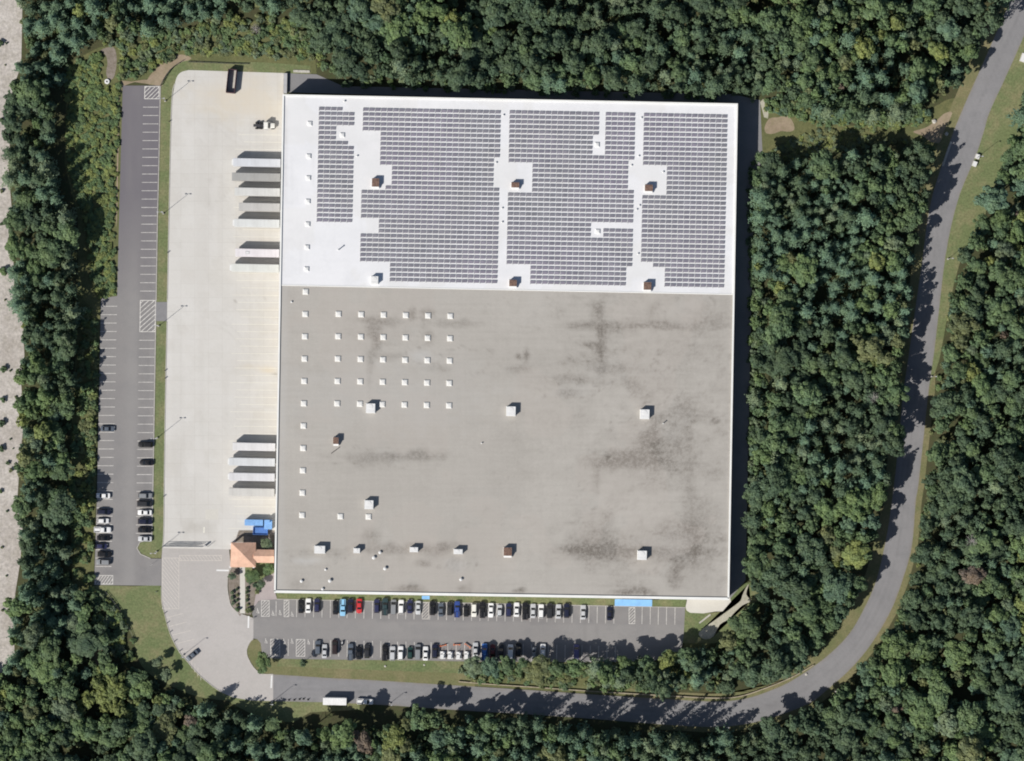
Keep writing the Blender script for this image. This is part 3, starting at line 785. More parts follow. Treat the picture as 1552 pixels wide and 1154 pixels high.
for i, (x, y) in enumerate(spots):
    o = link('skylight', sky_me, rg); o.location = P(x, y, RZ - .03); o.rotation_euler = (0, 0, ROT)
for x, y in ((469.5, 187.5), (468, 237), (467.5, 270), (466.8, 305.5), (466.4, 340), (465.6, 375), (464.8, 408), (519, 205), (905, 219.5), (906, 351)):
    o = link('skylight', sky_me2, rw); o.location = P(x, y, RZ - .02); o.rotation_euler = (0, 0, ROT)
# blue awnings on the long wall
def awning(x0, x1, y, d, h):
    a, b = P(x0, y, h), P(x1, y + (x1 - x0) * .0165, h)
    t = (b - a).normalized(); n = Vector((t.y, -t.x, 0))
    mb = MB()
    mb.loft([[(p.x, p.y, h), (p.x + n.x * d, p.y + n.y * d, h - .9), (p.x + n.x * d, p.y + n.y * d, h - 1.25), (p.x, p.y, h - .12)] for p in (a, b)])
    return under(mb.build('awning', M['sky_blue']), wh)
awning(932, 988.5, 908.2, 2.35, 4.2)
awning(639.5, 651, 903.3, 1.2, 3.4)

# ------------------------------------------------------------------ solar arrays
def solar(rows, x0, y0, cols, label):
    """rows: list of sets of columns present"""
    u = Vector((math.cos(ROT), math.sin(ROT), 0)); v = Vector((math.sin(ROT), -math.cos(ROT), 0))
    k = S * (CAMH - RZ) / CAMH
    pu, pv = 9.105 * k, 7.345 * k
    org = P(x0, y0, RZ)
    root = empty('solar_array', org, ROT, label, 'solar array', 'solar arrays on the white roof')
    cells = [(r, c) for r in range(len(rows)) for c in range(cols) if c in rows[r]]
    singles, rest = cells[:300], cells[300:]
    def geo(mb, cx, cy, jit=0.0):
        # tilted slab, low edge towards the south
        w, d, t = 1.65, .95, .05
        z0, z1 = .16 + jit, .34 + jit
        vs = [(cx - w / 2, cy - d / 2, z0), (cx + w / 2, cy - d / 2, z0), (cx + w / 2, cy + d / 2, z1), (cx - w / 2, cy + d / 2, z1)]
        lo = [(a, b, c - t) for a, b, c in vs]
        mb.add(lo + vs, [(3, 2, 1, 0), (0, 1, 5, 4), (1, 2, 6, 5), (2, 3, 7, 6), (3, 0, 4, 7)], 0)
        q = .035
        ins = [(cx - w / 2 + q, cy - d / 2 + q, z0 + .012), (cx + w / 2 - q, cy - d / 2 + q, z0 + .012), (cx + w / 2 - q, cy + d / 2 - q, z1 + .002), (cx - w / 2 + q, cy + d / 2 - q, z1 + .002)]
        mb.add(vs, [(0, 1, 2, 3)], 0)
        mb.add(ins, [(0, 1, 2, 3)], 1)
        # ballast feet
        mb.box((cx - w / 2, cy - d / 2 + .02, .06), (.14, .5, .12), mi=2)
        mb.box((cx - w / 2, cy + d / 2 - .05, .14), (.10, .10, .24), mi=2)
    pm = MB(); geo(pm, 0, 0)
    mats = [M['metal'], M['cell'], M['grey']]
    me = pm.mesh('solar_panel', mats)
    for r, c in singles:
        o = link('solar_panel', me, root)
        o.location = ((c + .5) * pu, -(r) * pv, random.uniform(-.01, .01))
        o.rotation_euler = (R(random.uniform(-1.2, 1.2)), R(random.uniform(-.6, .6)), 0)
    if rest:
        mb = MB()
        for r, c in rest: geo(mb, (c + .5) * pu, -r * pv, random.uniform(-.01, .01))
        o = mb.build('panel_rows', mats, root); o['kind'] = 'stuff'
    return root
full = lambda n: set(range(n))
rows = [full(4)] + [full(6)] * 3 + [full(3)] * 3 + [full(5)] + [full(6)] * 16
solar(rows, 482.7, 165, 6, 'small narrow solar array nearest the loading docks')
rows = []
for r in range(36):
    s = full(23)
    if 5 <= r <= 11 or 23 <= r <= 25: s -= full(3)
    if 12 <= r <= 15 or r >= 32: s -= full(5)
    if r == 16: s -= full(4)
    if 10 <= r <= 15: s -= {22}
    rows.append(s)
solar(rows, 549.6, 166.2, 23, 'broad solar array just right of the narrow one, widest of all')
rows = []
for r in range(36):
    s = full(21)
    if r <= 4: s -= {15}
    if 5 <= r <= 8: s -= {14, 15}
    if 11 <= r <= 16 or r >= 32: s -= full(4)
    if 10 <= r <= 15 or r >= 32: s -= {20}
    if r == 23: s -= set(range(14, 21))
    if r in (24, 25): s -= {14, 15}
    rows.append(s)
solar(rows, 771.6, 170.2, 21, 'middle right solar array with a narrow slot cut into its top edge')
rows = []
for r in range(36):
    s = full(14)
    if 11 <= r <= 16 or r >= 32: s -= full(4)
    if r == 31: s -= full(2)
    rows.append(s)
solar(rows, 975.2, 174.3, 14, 'solar array along the far right edge of the white roof')

# ------------------------------------------------------------------ rooftop plant
def rooftop_unit(x, y, w, d, h, style, label, rust=False):
    root = empty('rooftop_unit', P(x, y, RZ), ROT, label, 'rooftop unit', 'air handling units on the warehouse roof')
    MB().box((0, 0, .12), (w + .25, d + .25, .24)).build('kerb_frame', M['coping'], root)
    mb = MB()
    mb.box((0, 0, .24 + h / 2), (w, d, h))
    mb.box((0, 0, .24 + h + .03), (w + .1, d + .1, .06))
    for k in (-.25, .25): mb.box((k * w, -d / 2 - .02, .24 + h * .5), (w * .38, .05, h * .7))
    mb.build('casing', M[style], root)
    if not rust:
        MB().cyl((0, d * .18, .24 + h + .06), (0, d * .18, .24 + h + .16), min(w, d) * .26, n=16).build('fan_cowl', M['white'], root)
        MB().box((0, -d * .3, .24 + h + .07), (w * .8, d * .22, .03)).build('access_panel', M['white'], root)
    else:
        hb = MB()
        hb.loft([[(-w * .5, -d * .5 - .7, .5), (w * .5, -d * .5 - .7, .5), (w * .5, -d * .5 + .0, .3), (-w * .5, -d * .5 + .0, .3)],
                 [(-w * .5, -d * .5 - .7, .75), (w * .5, -d * .5 - .7, .75), (w * .5, -d * .5 + .0, h * .85), (-w * .5, -d * .5 + .0, h * .85)]])
        hb.build('intake_hood', M['white'], root)
        MB().box((0, d * .1, .24 + h + .10), (w * .55, d * .5, .08)).build('access_panel', M['rust'], root)
    return root
rooftop_unit(569.5, 277.5, 2.3, 2.6, 1.5, 'rust', 'rust brown rooftop unit left of the broad solar array', True)
rooftop_unit(781, 281, 2.5, 1.6, 1.5, 'rust', 'rust brown rooftop unit in the gap between the broad and middle arrays', True)
rooftop_unit(983, 285.5, 2.5, 2.0, 1.5, 'rust', 'rust brown rooftop unit in the white notch of the rightmost array', True)
rooftop_unit(568, 425, 2.3, 2.4, 1.5, 'white', 'white rooftop unit by the roof joint left of the broad array')
rooftop_unit(777.5, 429.5, 2.4, 2.0, 1.5, 'rust', 'rust brown rooftop unit on the roof joint below the middle array', True)
rooftop_unit(981, 434, 2.4, 2.4, 1.5, 'rust', 'rust brown rooftop unit on the roof joint nearest the right edge', True)
rooftop_unit(562, 619, 2.9, 3.0, 1.75, 'white', 'white rooftop unit between the lowest skylight row, left')
rooftop_unit(774.5, 623.5, 2.9, 3.0, 1.75, 'white', 'white square rooftop unit alone in the centre of the grey roof')
rooftop_unit(977, 628, 2.9, 3.0, 1.75, 'white', 'white square rooftop unit beside a dark stain, right of the grey roof')
rooftop_unit(509.5, 668, 1.7, 2.1, 1.7, 'rust', 'small brownish rooftop unit near the left skylight column', True)
rooftop_unit(559.5, 765, 2.8, 2.8, 1.75, 'white', 'white rooftop unit just above a single skylight at lower left')
rooftop_unit(485, 833, 3.4, 2.4, 1.75, 'white', 'white wide rooftop unit at far lower left of the grey roof')
rooftop_unit(541, 834.5, 2.0, 1.5, 1.7, 'white', 'small white rooftop unit with stained base, second in the bottom row')
rooftop_unit(627.5, 833, 2.6, 1.5, 1.7, 'white', 'low white rooftop unit in a dark streak, third in the bottom row')
rooftop_unit(694.5, 836, 2.8, 1.5, 1.7, 'white', 'oblong white rooftop unit at the end of the dark streak')
rooftop_unit(769.5, 836, 2.6, 2.6, 1.6, 'rust', 'brown rooftop unit in the bottom row at mid roof', True)
rooftop_unit(973, 841.5, 2.9, 2.9, 1.75, 'white', 'white rooftop unit on the dark stain near the lower right corner')

def roof_vent(x, y, r, h, label):
    root = empty('roof_vent', P(x, y, RZ), 0, label, 'vent', 'vent pipes on the warehouse roof')
    MB().cyl((0, 0, -.02), (0, 0, h), r * .7, n=10).build('pipe', M['metal'], root)
    MB().cyl((0, 0, h), (0, 0, h + .18), r * 1.15, r * .5, n=10).build('cap', M['white'], root)
for x, y, r, h, lb in ((457, 881, .45, .6, 'vent at the lower left end of the grey roof'), (500, 880.5, .5, .8, 'vent above the black and white parked cars'), (489, 893, .4, .5, 'vent beside the bottom coping at left'), (583.5, 862, .5, .8, 'vent below the small stained rooftop unit'),
                       (566.5, 845.5, .5, .7, 'vent right of the small stained rooftop unit'), (576, 837.5, .45, .6, 'squat vent in the left of the dark streak'), (493.5, 863.5, .35, .4, 'little vent under the wide white rooftop unit'), (698.5, 878.5, .45, .7, 'vent below the oblong rooftop unit'),
                       (730, 672, .22, .5, 'tiny vent near the middle of the grey roof'), (522, 154, .3, .5, 'vent above the narrow solar array'), (541, 237, .28, .5, 'vent between narrow and broad solar arrays'), (513, 379, .25, 2.2, 'thin tall stack on the white roof below the narrow array'),
                       (763, 175, .3, .4, 'vent at the top of the gap left of the middle array'), (752, 247, .3, .4, 'vent in the left notch beside the middle array'), (761, 316, .28, .4, 'upper vent in the gap below the notch'), (761, 337, .28, .4, 'lower vent in the gap below the notch'),
                       (972, 179, .28, .4, 'vent at the top of the gap left of the rightmost array'), (968, 237, .28, .4, 'vent above the right notch'), (957, 251, .28, .4, 'vent in the right notch beside the middle array'), (969, 312, .28, .4, 'upper vent in the rightmost gap'), (965, 318, .28, .4, 'lower vent in the rightmost gap'),
                       (1005, 261, .28, .4, 'vent in the corner of the rightmost notch'), (967, 385, .28, .4, 'vent in the gap near the lower end of the rightmost array'), (1005, 642, .2, 1.4, 'thin mast on the grey roof beside the right stain'), (442, 458, .3, .4, 'vent near the upper left corner of the grey roof')):
    roof_vent(x, y, r, h, 'small ' + lb)
mb = MB(); a, b = P(502, 687.5, RZ), P(515, 678, RZ)
mb.cyl(a + Vector((0, 0, .1)), b + Vector((0, 0, .1)), .12, n=8)
tag(mb.build('pipe', M['dark']), 'dark length of pipe lying on the grey roof', 'pipe')

# ------------------------------------------------------------------ orange roofed entrance
root = empty('entrance_building', P(370, 841, 0), ROT, 'entrance pavilion with orange hipped roof and a gabled wing to the warehouse', 'building')
def L2(px, py, z):
    p = P(px, py, z) - root.location
    c, s_ = math.cos(-ROT), math.sin(-ROT)
    return (p.x * c - p.y * s_, p.x * s_ + p.y * c, z)
EZ, AZ = 4.6, 7.0
q = [L2(350, 822.5, EZ), L2(388, 822.5, EZ), L2(387.5, 860, EZ), L2(349, 860, EZ)]
apex = L2(369, 841, AZ)
mb = MB()
mb.add(q + [apex], [(0, 1, 4), (1, 2, 4), (2, 3, 4), (3, 0, 4), (3, 2, 1, 0)])
mb.build('hipped_roof', M['orange'], root)
for k in range(4):
    a, b = Vector(q[k]), Vector(q[(k + 1) % 4])
    sm = MB()
    for j in range(1, 14):
        t = j / 14
        p = a.lerp(b, t)
        e = p + (Vector(apex) - (a + b) / 2) * min(2 * t, 2 - 2 * t)
        sm.cyl(p + Vector((0, 0, .02)), e + Vector((0, 0, .02)), .03, n=4)
    sm.build('standing_seam', M['orange'], root)
g0, g1, g2 = L2(384, 833, 4.2), L2(384, 843, 5.5), L2(384, 853, 4.2)
h0, h1, h2 = L2(415.5, 833.5, 4.2), L2(415.5, 843.5, 5.5), L2(415.5, 853.5, 4.2)
MB().add([g0, g1, g2, h0, h1, h2], [(0, 1, 4, 3), (1, 2, 5, 4), (0, 2, 1), (3, 4, 5), (0, 3, 5, 2)]).build('gabled_roof', M['orange'], root)
wl = MB()
for px, py in ((351.5, 824), (386, 824), (386, 858.5), (351, 858.5)):
    x, y, _ = L2(px, py, 0)
    MB().box((x, y, EZ / 2), (.6, .6, EZ)).build('column', M['white'], root)
x, y, _ = L2(397, 843, 0)
MB().box((x + .5, y, 2.1), (7, 3.6, 4.15)).build('wall', M['wall'], root)

# ------------------------------------------------------------------ vehicles
def section(x, w, z0, zm, z1, crown=.03):
    return [(x, -w * .9, z0), (x, -w, z0 + .12), (x, -w, zm), (x, -w * .93, z1), (x, -w * .5, z1 + crown), (x, 0, z1 + crown * 1.3), (x, w * .5, z1 + crown), (x, w * .93, z1), (x, w, zm), (x, w, z0 + .12), (x, w * .9, z0)]

CAR = {
    'sedan': dict(body=[(-2.36, .70, .38, .6, .86), (-2.28, .82, .26, .7, .94), (-1.7, .90, .2, .78, .98), (-.8, .92, .2, .8, .96), (.6, .92, .2, .8, .95), (1.2, .91, .2, .78, .92), (1.9, .87, .2, .68, .80), (2.24, .79, .26, .6, .72), (2.36, .66, .36, .52, .62)],
                  base=(-1.72, 1.14), roof=(-.92, .28), bw=.80, rw=.60, zb=.93, zr=1.45, axle=(1.42, -1.38), wr=.33),
    'suv': dict(body=[(-2.34, .76, .42, .8, 1.02), (-2.26, .88, .3, .85, 1.08), (-1.6, .94, .26, .9, 1.08), (0, .95, .26, .9, 1.06), (1.0, .94, .26, .88, 1.03), (1.8, .91, .26, .8, .95), (2.22, .84, .32, .7, .86), (2.36, .70, .4, .6, .74)],
                base=(-2.26, 1.12), roof=(-1.9, .38), bw=.84, rw=.68, zb=1.05, zr=1.72, axle=(1.42, -1.4), wr=.37),
    'hatch': dict(body=[(-2.0, .72, .38, .66, .9), (-1.92, .82, .26, .74, .97), (-1.3, .88, .2, .8, .98), (0, .89, .2, .8, .96), (.8, .88, .2, .78, .93), (1.5, .84, .2, .7, .84), (1.9, .76, .26, .62, .74), (2.0, .62, .36, .54, .64)],
                  base=(-1.9, 1.05), roof=(-1.45, .25), bw=.78, rw=.60, zb=.94, zr=1.48, axle=(1.25, -1.25), wr=.31),
    'van': dict(body=[(-2.5, .84, .42, .8, 1.05), (-2.42, .94, .3, .9, 1.12), (-1.2, .98, .26, .92, 1.12), (.6, .98, .26, .92, 1.1), (1.6, .95, .26, .86, 1.04), (2.2, .88, .32, .76, .92), (2.5, .74, .4, .64, .76)],
                base=(-2.44, 1.75), roof=(-2.3, .75), bw=.90, rw=.76, zb=1.08, zr=1.85, axle=(1.55, -1.5), wr=.35),
    'pickup': dict(body=[(-2.8, .84, .5, .8, 1.08), (-2.76, .92, .42, .85, 1.12), (-1.0, .95, .36, .9, 1.12), (-.6, .96, .36, .9, 1.1), (1.1, .96, .36, .92, 1.12), (2.0, .94, .36, .86, 1.08), (2.6, .88, .4, .76, .98), (2.8, .74, .46, .66, .84)],
                   base=(-.72, 1.42), roof=(-.48, .62), bw=.84, rw=.68, zb=1.1, zr=1.82, axle=(1.8, -1.75), wr=.40, bed=(-2.68, -.86)),
}
def lerp(a, b, t): return a + (b - a) * t
def car_meshes(kind):
    d = CAR[kind]
    out = {}
    b0, b1 = d['base']; r0, r1 = d['roof']; bw, rw, zb, zr = d['bw'], d['rw'], d['zb'], d['zr']
    mb = MB()
    mb.loft([section(*s) for s in d['body']])
    # greenhouse: base ring, mid ring, roof edge ring, roof crown
    def ring(x0, x1, w, z, cut=.12):
        return [(x0, -w + cut, z), (x0 + cut, -w, z), (x1 - cut, -w, z), (x1, -w + cut, z), (x1, w - cut, z), (x1 - cut, w, z), (x0 + cut, w, z), (x0, w - cut, z)]
    mb.loft([ring(b0, b1, bw, zb - .06), ring(lerp(b0, r0, .93), lerp(b1, r1, .93), lerp(bw, rw, .93), zr - .05), ring(r0, r1, rw, zr, .14), ring(r0 + .22, r1 - .22, rw - .2, zr + .035, .14)])
    if 'bed' in d:
        x0, x1 = d['bed']
        for yy in (-.86, .86): mb.box(((x0 + x1) / 2, yy, 1.19), (x1 - x0, .12, .14))
        mb.box((x0 - .02, 0, 1.19), (.1, 1.84, .14))
    out['body'] = (mb.mesh('body', M['paint'], smooth=False), True)
    def pane(x_lo, x_hi, wl, wh, zl, zh, push):
        # front or rear glass
        q = []
        nx, nz = (zh - zl), (x_lo - x_hi)
        l = math.hypot(nx, nz); s_ = 1 if x_lo > x_hi else -1
        ox, oz = nx / l * push * s_, abs(nz) / l * push
        return [(x_lo + ox, -wl, zl + oz), (x_lo + ox, wl, zl + oz), (x_hi + ox, wh, zh + oz), (x_hi + ox, -wh, zh + oz)]
    f = lambda a, b, t: lerp(a, b, t)
    for nm, bx, rx in (('windscreen', b1, r1), ('rear_window', b0, r0)):
        lo, hi = .10, .90
        vs = pane(f(bx, rx, lo), f(bx, rx, hi), f(bw, rw, lo) - .10, f(bw, rw, hi) - .08, f(zb, zr, lo), f(zb, zr, hi) - .02, .025)
        out[nm] = (MB().add(vs, [(0, 1, 2, 3)]).mesh(nm, M['glass']), False)
    for sgn in (-1, 1):
        lo, hi = .14, .86
        y0, y1 = f(bw, rw, lo) + .015, f(bw, rw, hi) + .015
        mb = MB()
        span = [(f(b0, r0, lo) + .22, f(b1, r1, lo) - .22), (f(b0, r0, hi) + .14, f(b1, r1, hi) - .14)]
        cuts = (0, .46, .50, 1) if kind != 'van' else (0, .32, .34, 1)
        for a, b in ((cuts[0], cuts[1]), (cuts[2], cuts[3])):
            mb.add([(lerp(*span[0], a), sgn * y0, f(zb, zr, lo)), (lerp(*span[0], b), sgn * y0, f(zb, zr, lo)), (lerp(*span[1], b), sgn * y1, f(zb, zr, hi) - .02), (lerp(*span[1], a), sgn * y1, f(zb, zr, hi) - .02)], [(0, 1, 2, 3)])
        out['side_window' + ('' if sgn < 0 else '.001')] = (mb.mesh('side_window', M['glass']), False)
    mb = MB()
    wr = d['wr']
    mb.cyl((0, -.11, 0), (0, .11, 0), wr, n=14)
    mb.cyl((0, -.118, 0), (0, .118, 0), wr * .6, n=10, mi=1)
    wme = mb.mesh('wheel', [M['rubber'], M['metal']])
    out['wheel'] = wme
    s = d['body'][-2]
    mb = MB().box((0, 0, 0), (.10, .34, .13))
    out['headlight'] = mb.mesh('headlight', M['dome'])
    out['tail'] = MB().box((0, 0, 0), (.08, .26, .16)).mesh('tail_light', M['tail'])
    if 'bed' in d:
        x0, x1 = d['bed']
        out['bed'] = (MB().box(((x0 + x1) / 2, 0, 1.135), (x1 - x0 - .1, 1.5, .03)).mesh('bed', M['dark']), False)
    return out
M['tail'] = plain('red_lens', (.25, .02, .02), .3, var=.1)
CM = {k: car_meshes(k) for k in CAR}
PAINT = {'black': (.012, .012, .014), 'charcoal': (.03, .031, .034), 'navy': (.014, .017, .038), 'blue': (.035, .07, .26), 'bright blue': (.05, .16, .46), 'sky blue': (.26, .52, .74), 'red': (.52, .035, .04), 'dark red': (.10, .018, .02),
         'white': (.80, .80, .79), 'cream': (.76, .75, .68), 'silver': (.52, .53, .54), 'grey': (.24, .25, .26), 'slate': (.10, .12, .15), 'green': (.018, .05, .045), 'teal': (.03, .055, .06), 'indigo': (.025, .028, .075), 'brown': (.03, .02, .02), 'violet': (.14, .13, .27)}
def place_car(x, y, head, kind, colour, label, group, z=.055, cat=None, bedmat=None):
    """head: degrees, 0 = nose to the right, 90 = nose up the picture"""
    word = {'sedan': 'parked_car', 'suv': 'parked_car', 'hatch': 'parked_car', 'van': 'parked_van', 'pickup': 'pickup_truck'}[kind]
    root = empty(word, P(x, y, z), R(head) + ROT, label, cat or {'van': 'van', 'pickup': 'pickup truck'}.get(kind, 'car'), group)
    d, ms = CAR[kind], CM[kind]
    sc = random.uniform(.96, 1.03)
    root.scale = (sc, sc, sc)
    pc = (*PAINT[colour], 1)
    o = link('body', ms['body'][0], root); o.color = pc
    for nm in ('windscreen', 'rear_window', 'side_window', 'side_window.001'):
        link(nm.split('.')[0], ms[nm][0], root)
    for ax in d['axle']:
        for sy in (-1, 1):
            w = link('wheel', ms['wheel'], root); w.location = (ax, sy * (d['body'][3][1] - .08), d['wr'])
    s = d['body'][-2]
    for sy in (-1, 1):
        h = link('headlight', ms['headlight'], root); h.location = (s[0] + .02, sy * (s[1] - .2), s[3] + .06)
        t_ = link('tail_light', ms['tail'], root); s2 = d['body'][1]; t_.location = (s2[0] - .05, sy * (s2[1] - .14), s2[3] + .05)
    if 'bed' in ms: 
        b_ = link('bed', ms['bed'][0], root)
    return root
GU = 'cars parked along the warehouse wall'
GD = 'cars parked along the grass bank'
GW = 'cars in the west car park'
U, D = 90, -90
for a in (
    (456.4, 918.5, U, 'sedan', 'black', 'black car at the left end of the upper row'),
    (467.4, 918, U, 'sedan', 'white', 'white car second from the left in the upper row'),
    (480.6, 917.5, U, 'suv', 'indigo', 'dark indigo car parked third in the upper row, before the gap'),
    (508.7, 920.5, U, 'sedan', 'black', 'black car just left of the light blue pickup'),
    (519.8, 920.8, D, 'pickup', 'sky blue', 'light blue pickup truck in the upper row'),
    (531.6, 918, U, 'suv', 'navy', 'dark navy car between the light blue pickup and the red car'),
    (544.6, 918.5, D, 'sedan', 'red', 'bright red car in the upper row'),
    (571.2, 918.5, U, 'suv', 'indigo', 'indigo car starting the group right of the red one'),
    (583.8, 919.5, U, 'pickup', 'teal', 'dark teal pickup next to the grey car in the upper row'),
    (596.6, 920, U, 'van', 'grey', 'grey van between dark teal pickup and white car'),
    (608, 919.8, U, 'suv', 'white', 'plain white car left of the dark indigo one near the footpath'),
    (621.4, 919, U, 'sedan', 'indigo', 'dark indigo car between two pale cars near the footpath'),
    (633.8, 921, D, 'sedan', 'silver', 'silver white car directly left of the hatched footpath bay'),
    (655.6, 921.6, U, 'suv', 'black', 'black car directly right of the hatched footpath bay'),
    (668.4, 924, U, 'sedan', 'slate', 'slate grey car with pale boot, second right of the hatched footpath bay'),
    (681.8, 922.4, U, 'suv', 'charcoal', 'charcoal car left of the blue pickup in the upper row'),
    (693, 923.4, U, 'pickup', 'blue', 'dark blue pickup with pale side rails in the upper row'),
    (706.6, 925.5, U, 'hatch', 'black', 'black hatchback between the dark blue pickup and the cream car'),
    (718.5, 924.5, D, 'suv', 'cream', 'cream white boxy car in the middle of the upper row'),
    (731.6, 924, U, 'pickup', 'black', 'black pickup with pale bed rails right of the cream car'),
    (744, 925, D, 'sedan', 'white', 'white sedan between the black pickup and a dark roofed grey car'),
    (757.2, 925.8, U, 'hatch', 'silver', 'grey hatchback with a dark roof panel in the upper row'),
    (771, 924.3, U, 'suv', 'indigo', 'dull blue car left of the bright white sedan'),
    (783, 924, U, 'sedan', 'white', 'bright white sedan parked slightly askew in the upper row'),
    (796, 926, U, 'pickup', 'black', 'black pickup right of the askew white sedan'),
    (807.8, 926, U, 'sedan', 'silver', 'silver car fifth from the end of the packed upper row'),
    (820, 926.4, U, 'suv', 'white', 'white car fourth from the end of the packed upper row'),
    (833.2, 925.5, U, 'van', 'charcoal', 'charcoal van third from the end of the packed upper row'),
    (846.3, 926.8, U, 'sedan', 'silver', 'pale silver car second from the end of the packed upper row'),
    (858.8, 925.5, U, 'suv', 'navy', 'dark navy car at the right end of the packed upper row'),
    (883.7, 928, U, 'sedan', 'silver', 'lone silver car with empty bays either side'),
    (923.7, 929.6, U, 'sedan', 'navy', 'lone dark navy car just left of the blue awning'),
): place_car(*a, GU)
for a in (
    (482, 981.5, U, 'suv', 'slate', 'slate blue car beside the sapling at the left of the lower row'),
    (492, 987, U, 'sedan', 'silver', 'silver sedan second in the lower row'),
    (507.5, 980.5, U, 'van', 'brown', 'very dark brown van beside the white motorcycle'),
    (531.4, 988, U, 'pickup', 'slate', 'slate pickup right of the motorcycle bay'),
    (544.2, 989, U, 'sedan', 'black', 'black sedan in the middle of the dark trio in the lower row'),
    (556.5, 986.8, U, 'suv', 'charcoal', 'charcoal car parked askew at the end of the dark trio'),
    (583.6, 989, U, 'pickup', 'black', 'black pickup with a white left rail in the lower row'),
    (595, 990.3, U, 'suv', 'silver', 'silver car right of the black pickup in the lower row'),
    (607.2, 989.8, U, 'suv', 'white', 'white car between silver and dark green cars in the lower row'),
    (621.8, 989.4, U, 'hatch', 'green', 'dark green hatchback in the lower row'),
    (633.4, 988, U, 'van', 'grey', 'long grey van in the lower row'),
    (645, 990.4, U, 'sedan', 'white', 'white sedan with dark glass left of the dark blue car'),
    (659.2, 986.8, U, 'suv', 'navy', 'dark navy car next to the white trailers'),
    (720.6, 984.5, U, 'sedan', 'silver', 'silver car with its bonnet in the sun under the bank trees'),
    (734.4, 988, U, 'pickup', 'bright blue', 'bright blue pickup half in tree shade'),
    (746.6, 987, U, 'sedan', 'dark red', 'dark red car deep in tree shade'),
    (758.8, 989, U, 'pickup', 'charcoal', 'charcoal pickup with a pale bed frame in tree shade'),
    (773.6, 988.5, U, 'van', 'white', 'white van with dark rear half in tree shade'),
    (786, 985, U, 'suv', 'black', 'black car right of the shaded white van'),
    (809.2, 990, U, 'hatch', 'grey', 'grey hatchback mostly hidden in shade above the olive tree'),
    (822.8, 986.5, U, 'suv', 'white', 'white car catching sun above the olive tree'),
    (873.6, 988, U, 'van', 'violet', 'pale violet van alone at the right end in deep shade'),
): place_car(*a, GD)
for a in (
    (163.8, 650, 0, 'sedan', 'slate', 'lone slate car in the left bays partly under a tree'),
    (221, 674, 180, 'suv', 'black', 'upper of two black cars standing apart in the right bays'),
    (222.4, 701.5, 180, 'sedan', 'black', 'lower of two black cars standing apart in the right bays, shiny glass'),
    (156.8, 751.4, 180, 'sedan', 'white', 'topmost white sedan in the left bays'),
    (158.2, 776, 0, 'suv', 'navy', 'navy car between two white cars in the left bays'),
    (156.6, 789.6, 0, 'hatch', 'white', 'white hatchback with dark roof glass in the left bays'),
    (156, 803, 0, 'pickup', 'white', 'white pickup truck in the left bays of the west car park'),
    (158, 815.5, 0, 'sedan', 'black', 'black sedan below the white pickup in the left bays'),
    (154.4, 827.8, 0, 'hatch', 'indigo', 'small indigo car in the left bays'),
    (159, 840, 0, 'suv', 'black', 'black car second from the bottom of the left bays'),
    (157, 852, 180, 'suv', 'grey', 'grey car at the bottom end of the left bays'),
    (220.6, 751.5, 0, 'suv', 'grey', 'grey car at the top of the packed right bays'),
    (219.8, 763.6, 0, 'van', 'charcoal', 'charcoal van second in the packed right bays'),
    (219.8, 777, 180, 'sedan', 'white', 'white car with dark glass among the packed right bays'),
    (220.4, 790.4, 0, 'suv', 'navy', 'navy car just below the white one in the right bays'),
    (220.4, 803.4, 0, 'sedan', 'black', 'black sedan second from the bottom of the right bays'),
    (220.2, 816.8, 180, 'sedan', 'silver', 'silver blue car at the bottom of the right bays'),
): place_car(*a, GW)
place_car(291.5, 993.5, 221, 'sedan', 'slate', 'lone dark car out of the bays, angled on the curved driveway', None, .05)

def truck_wheel(root, x, y, r=.5, w=.28, name='wheel'):
    mb = MB()
    mb.cyl((x, y - w / 2, r), (x, y + w / 2, r), r, n=16)
    mb.cyl((x, y - w / 2 - .01, r), (x, y + w / 2 + .01, r), r * .55, n=10, mi=1)
    mb.build(name, [M['rubber'], M['metal']], root)

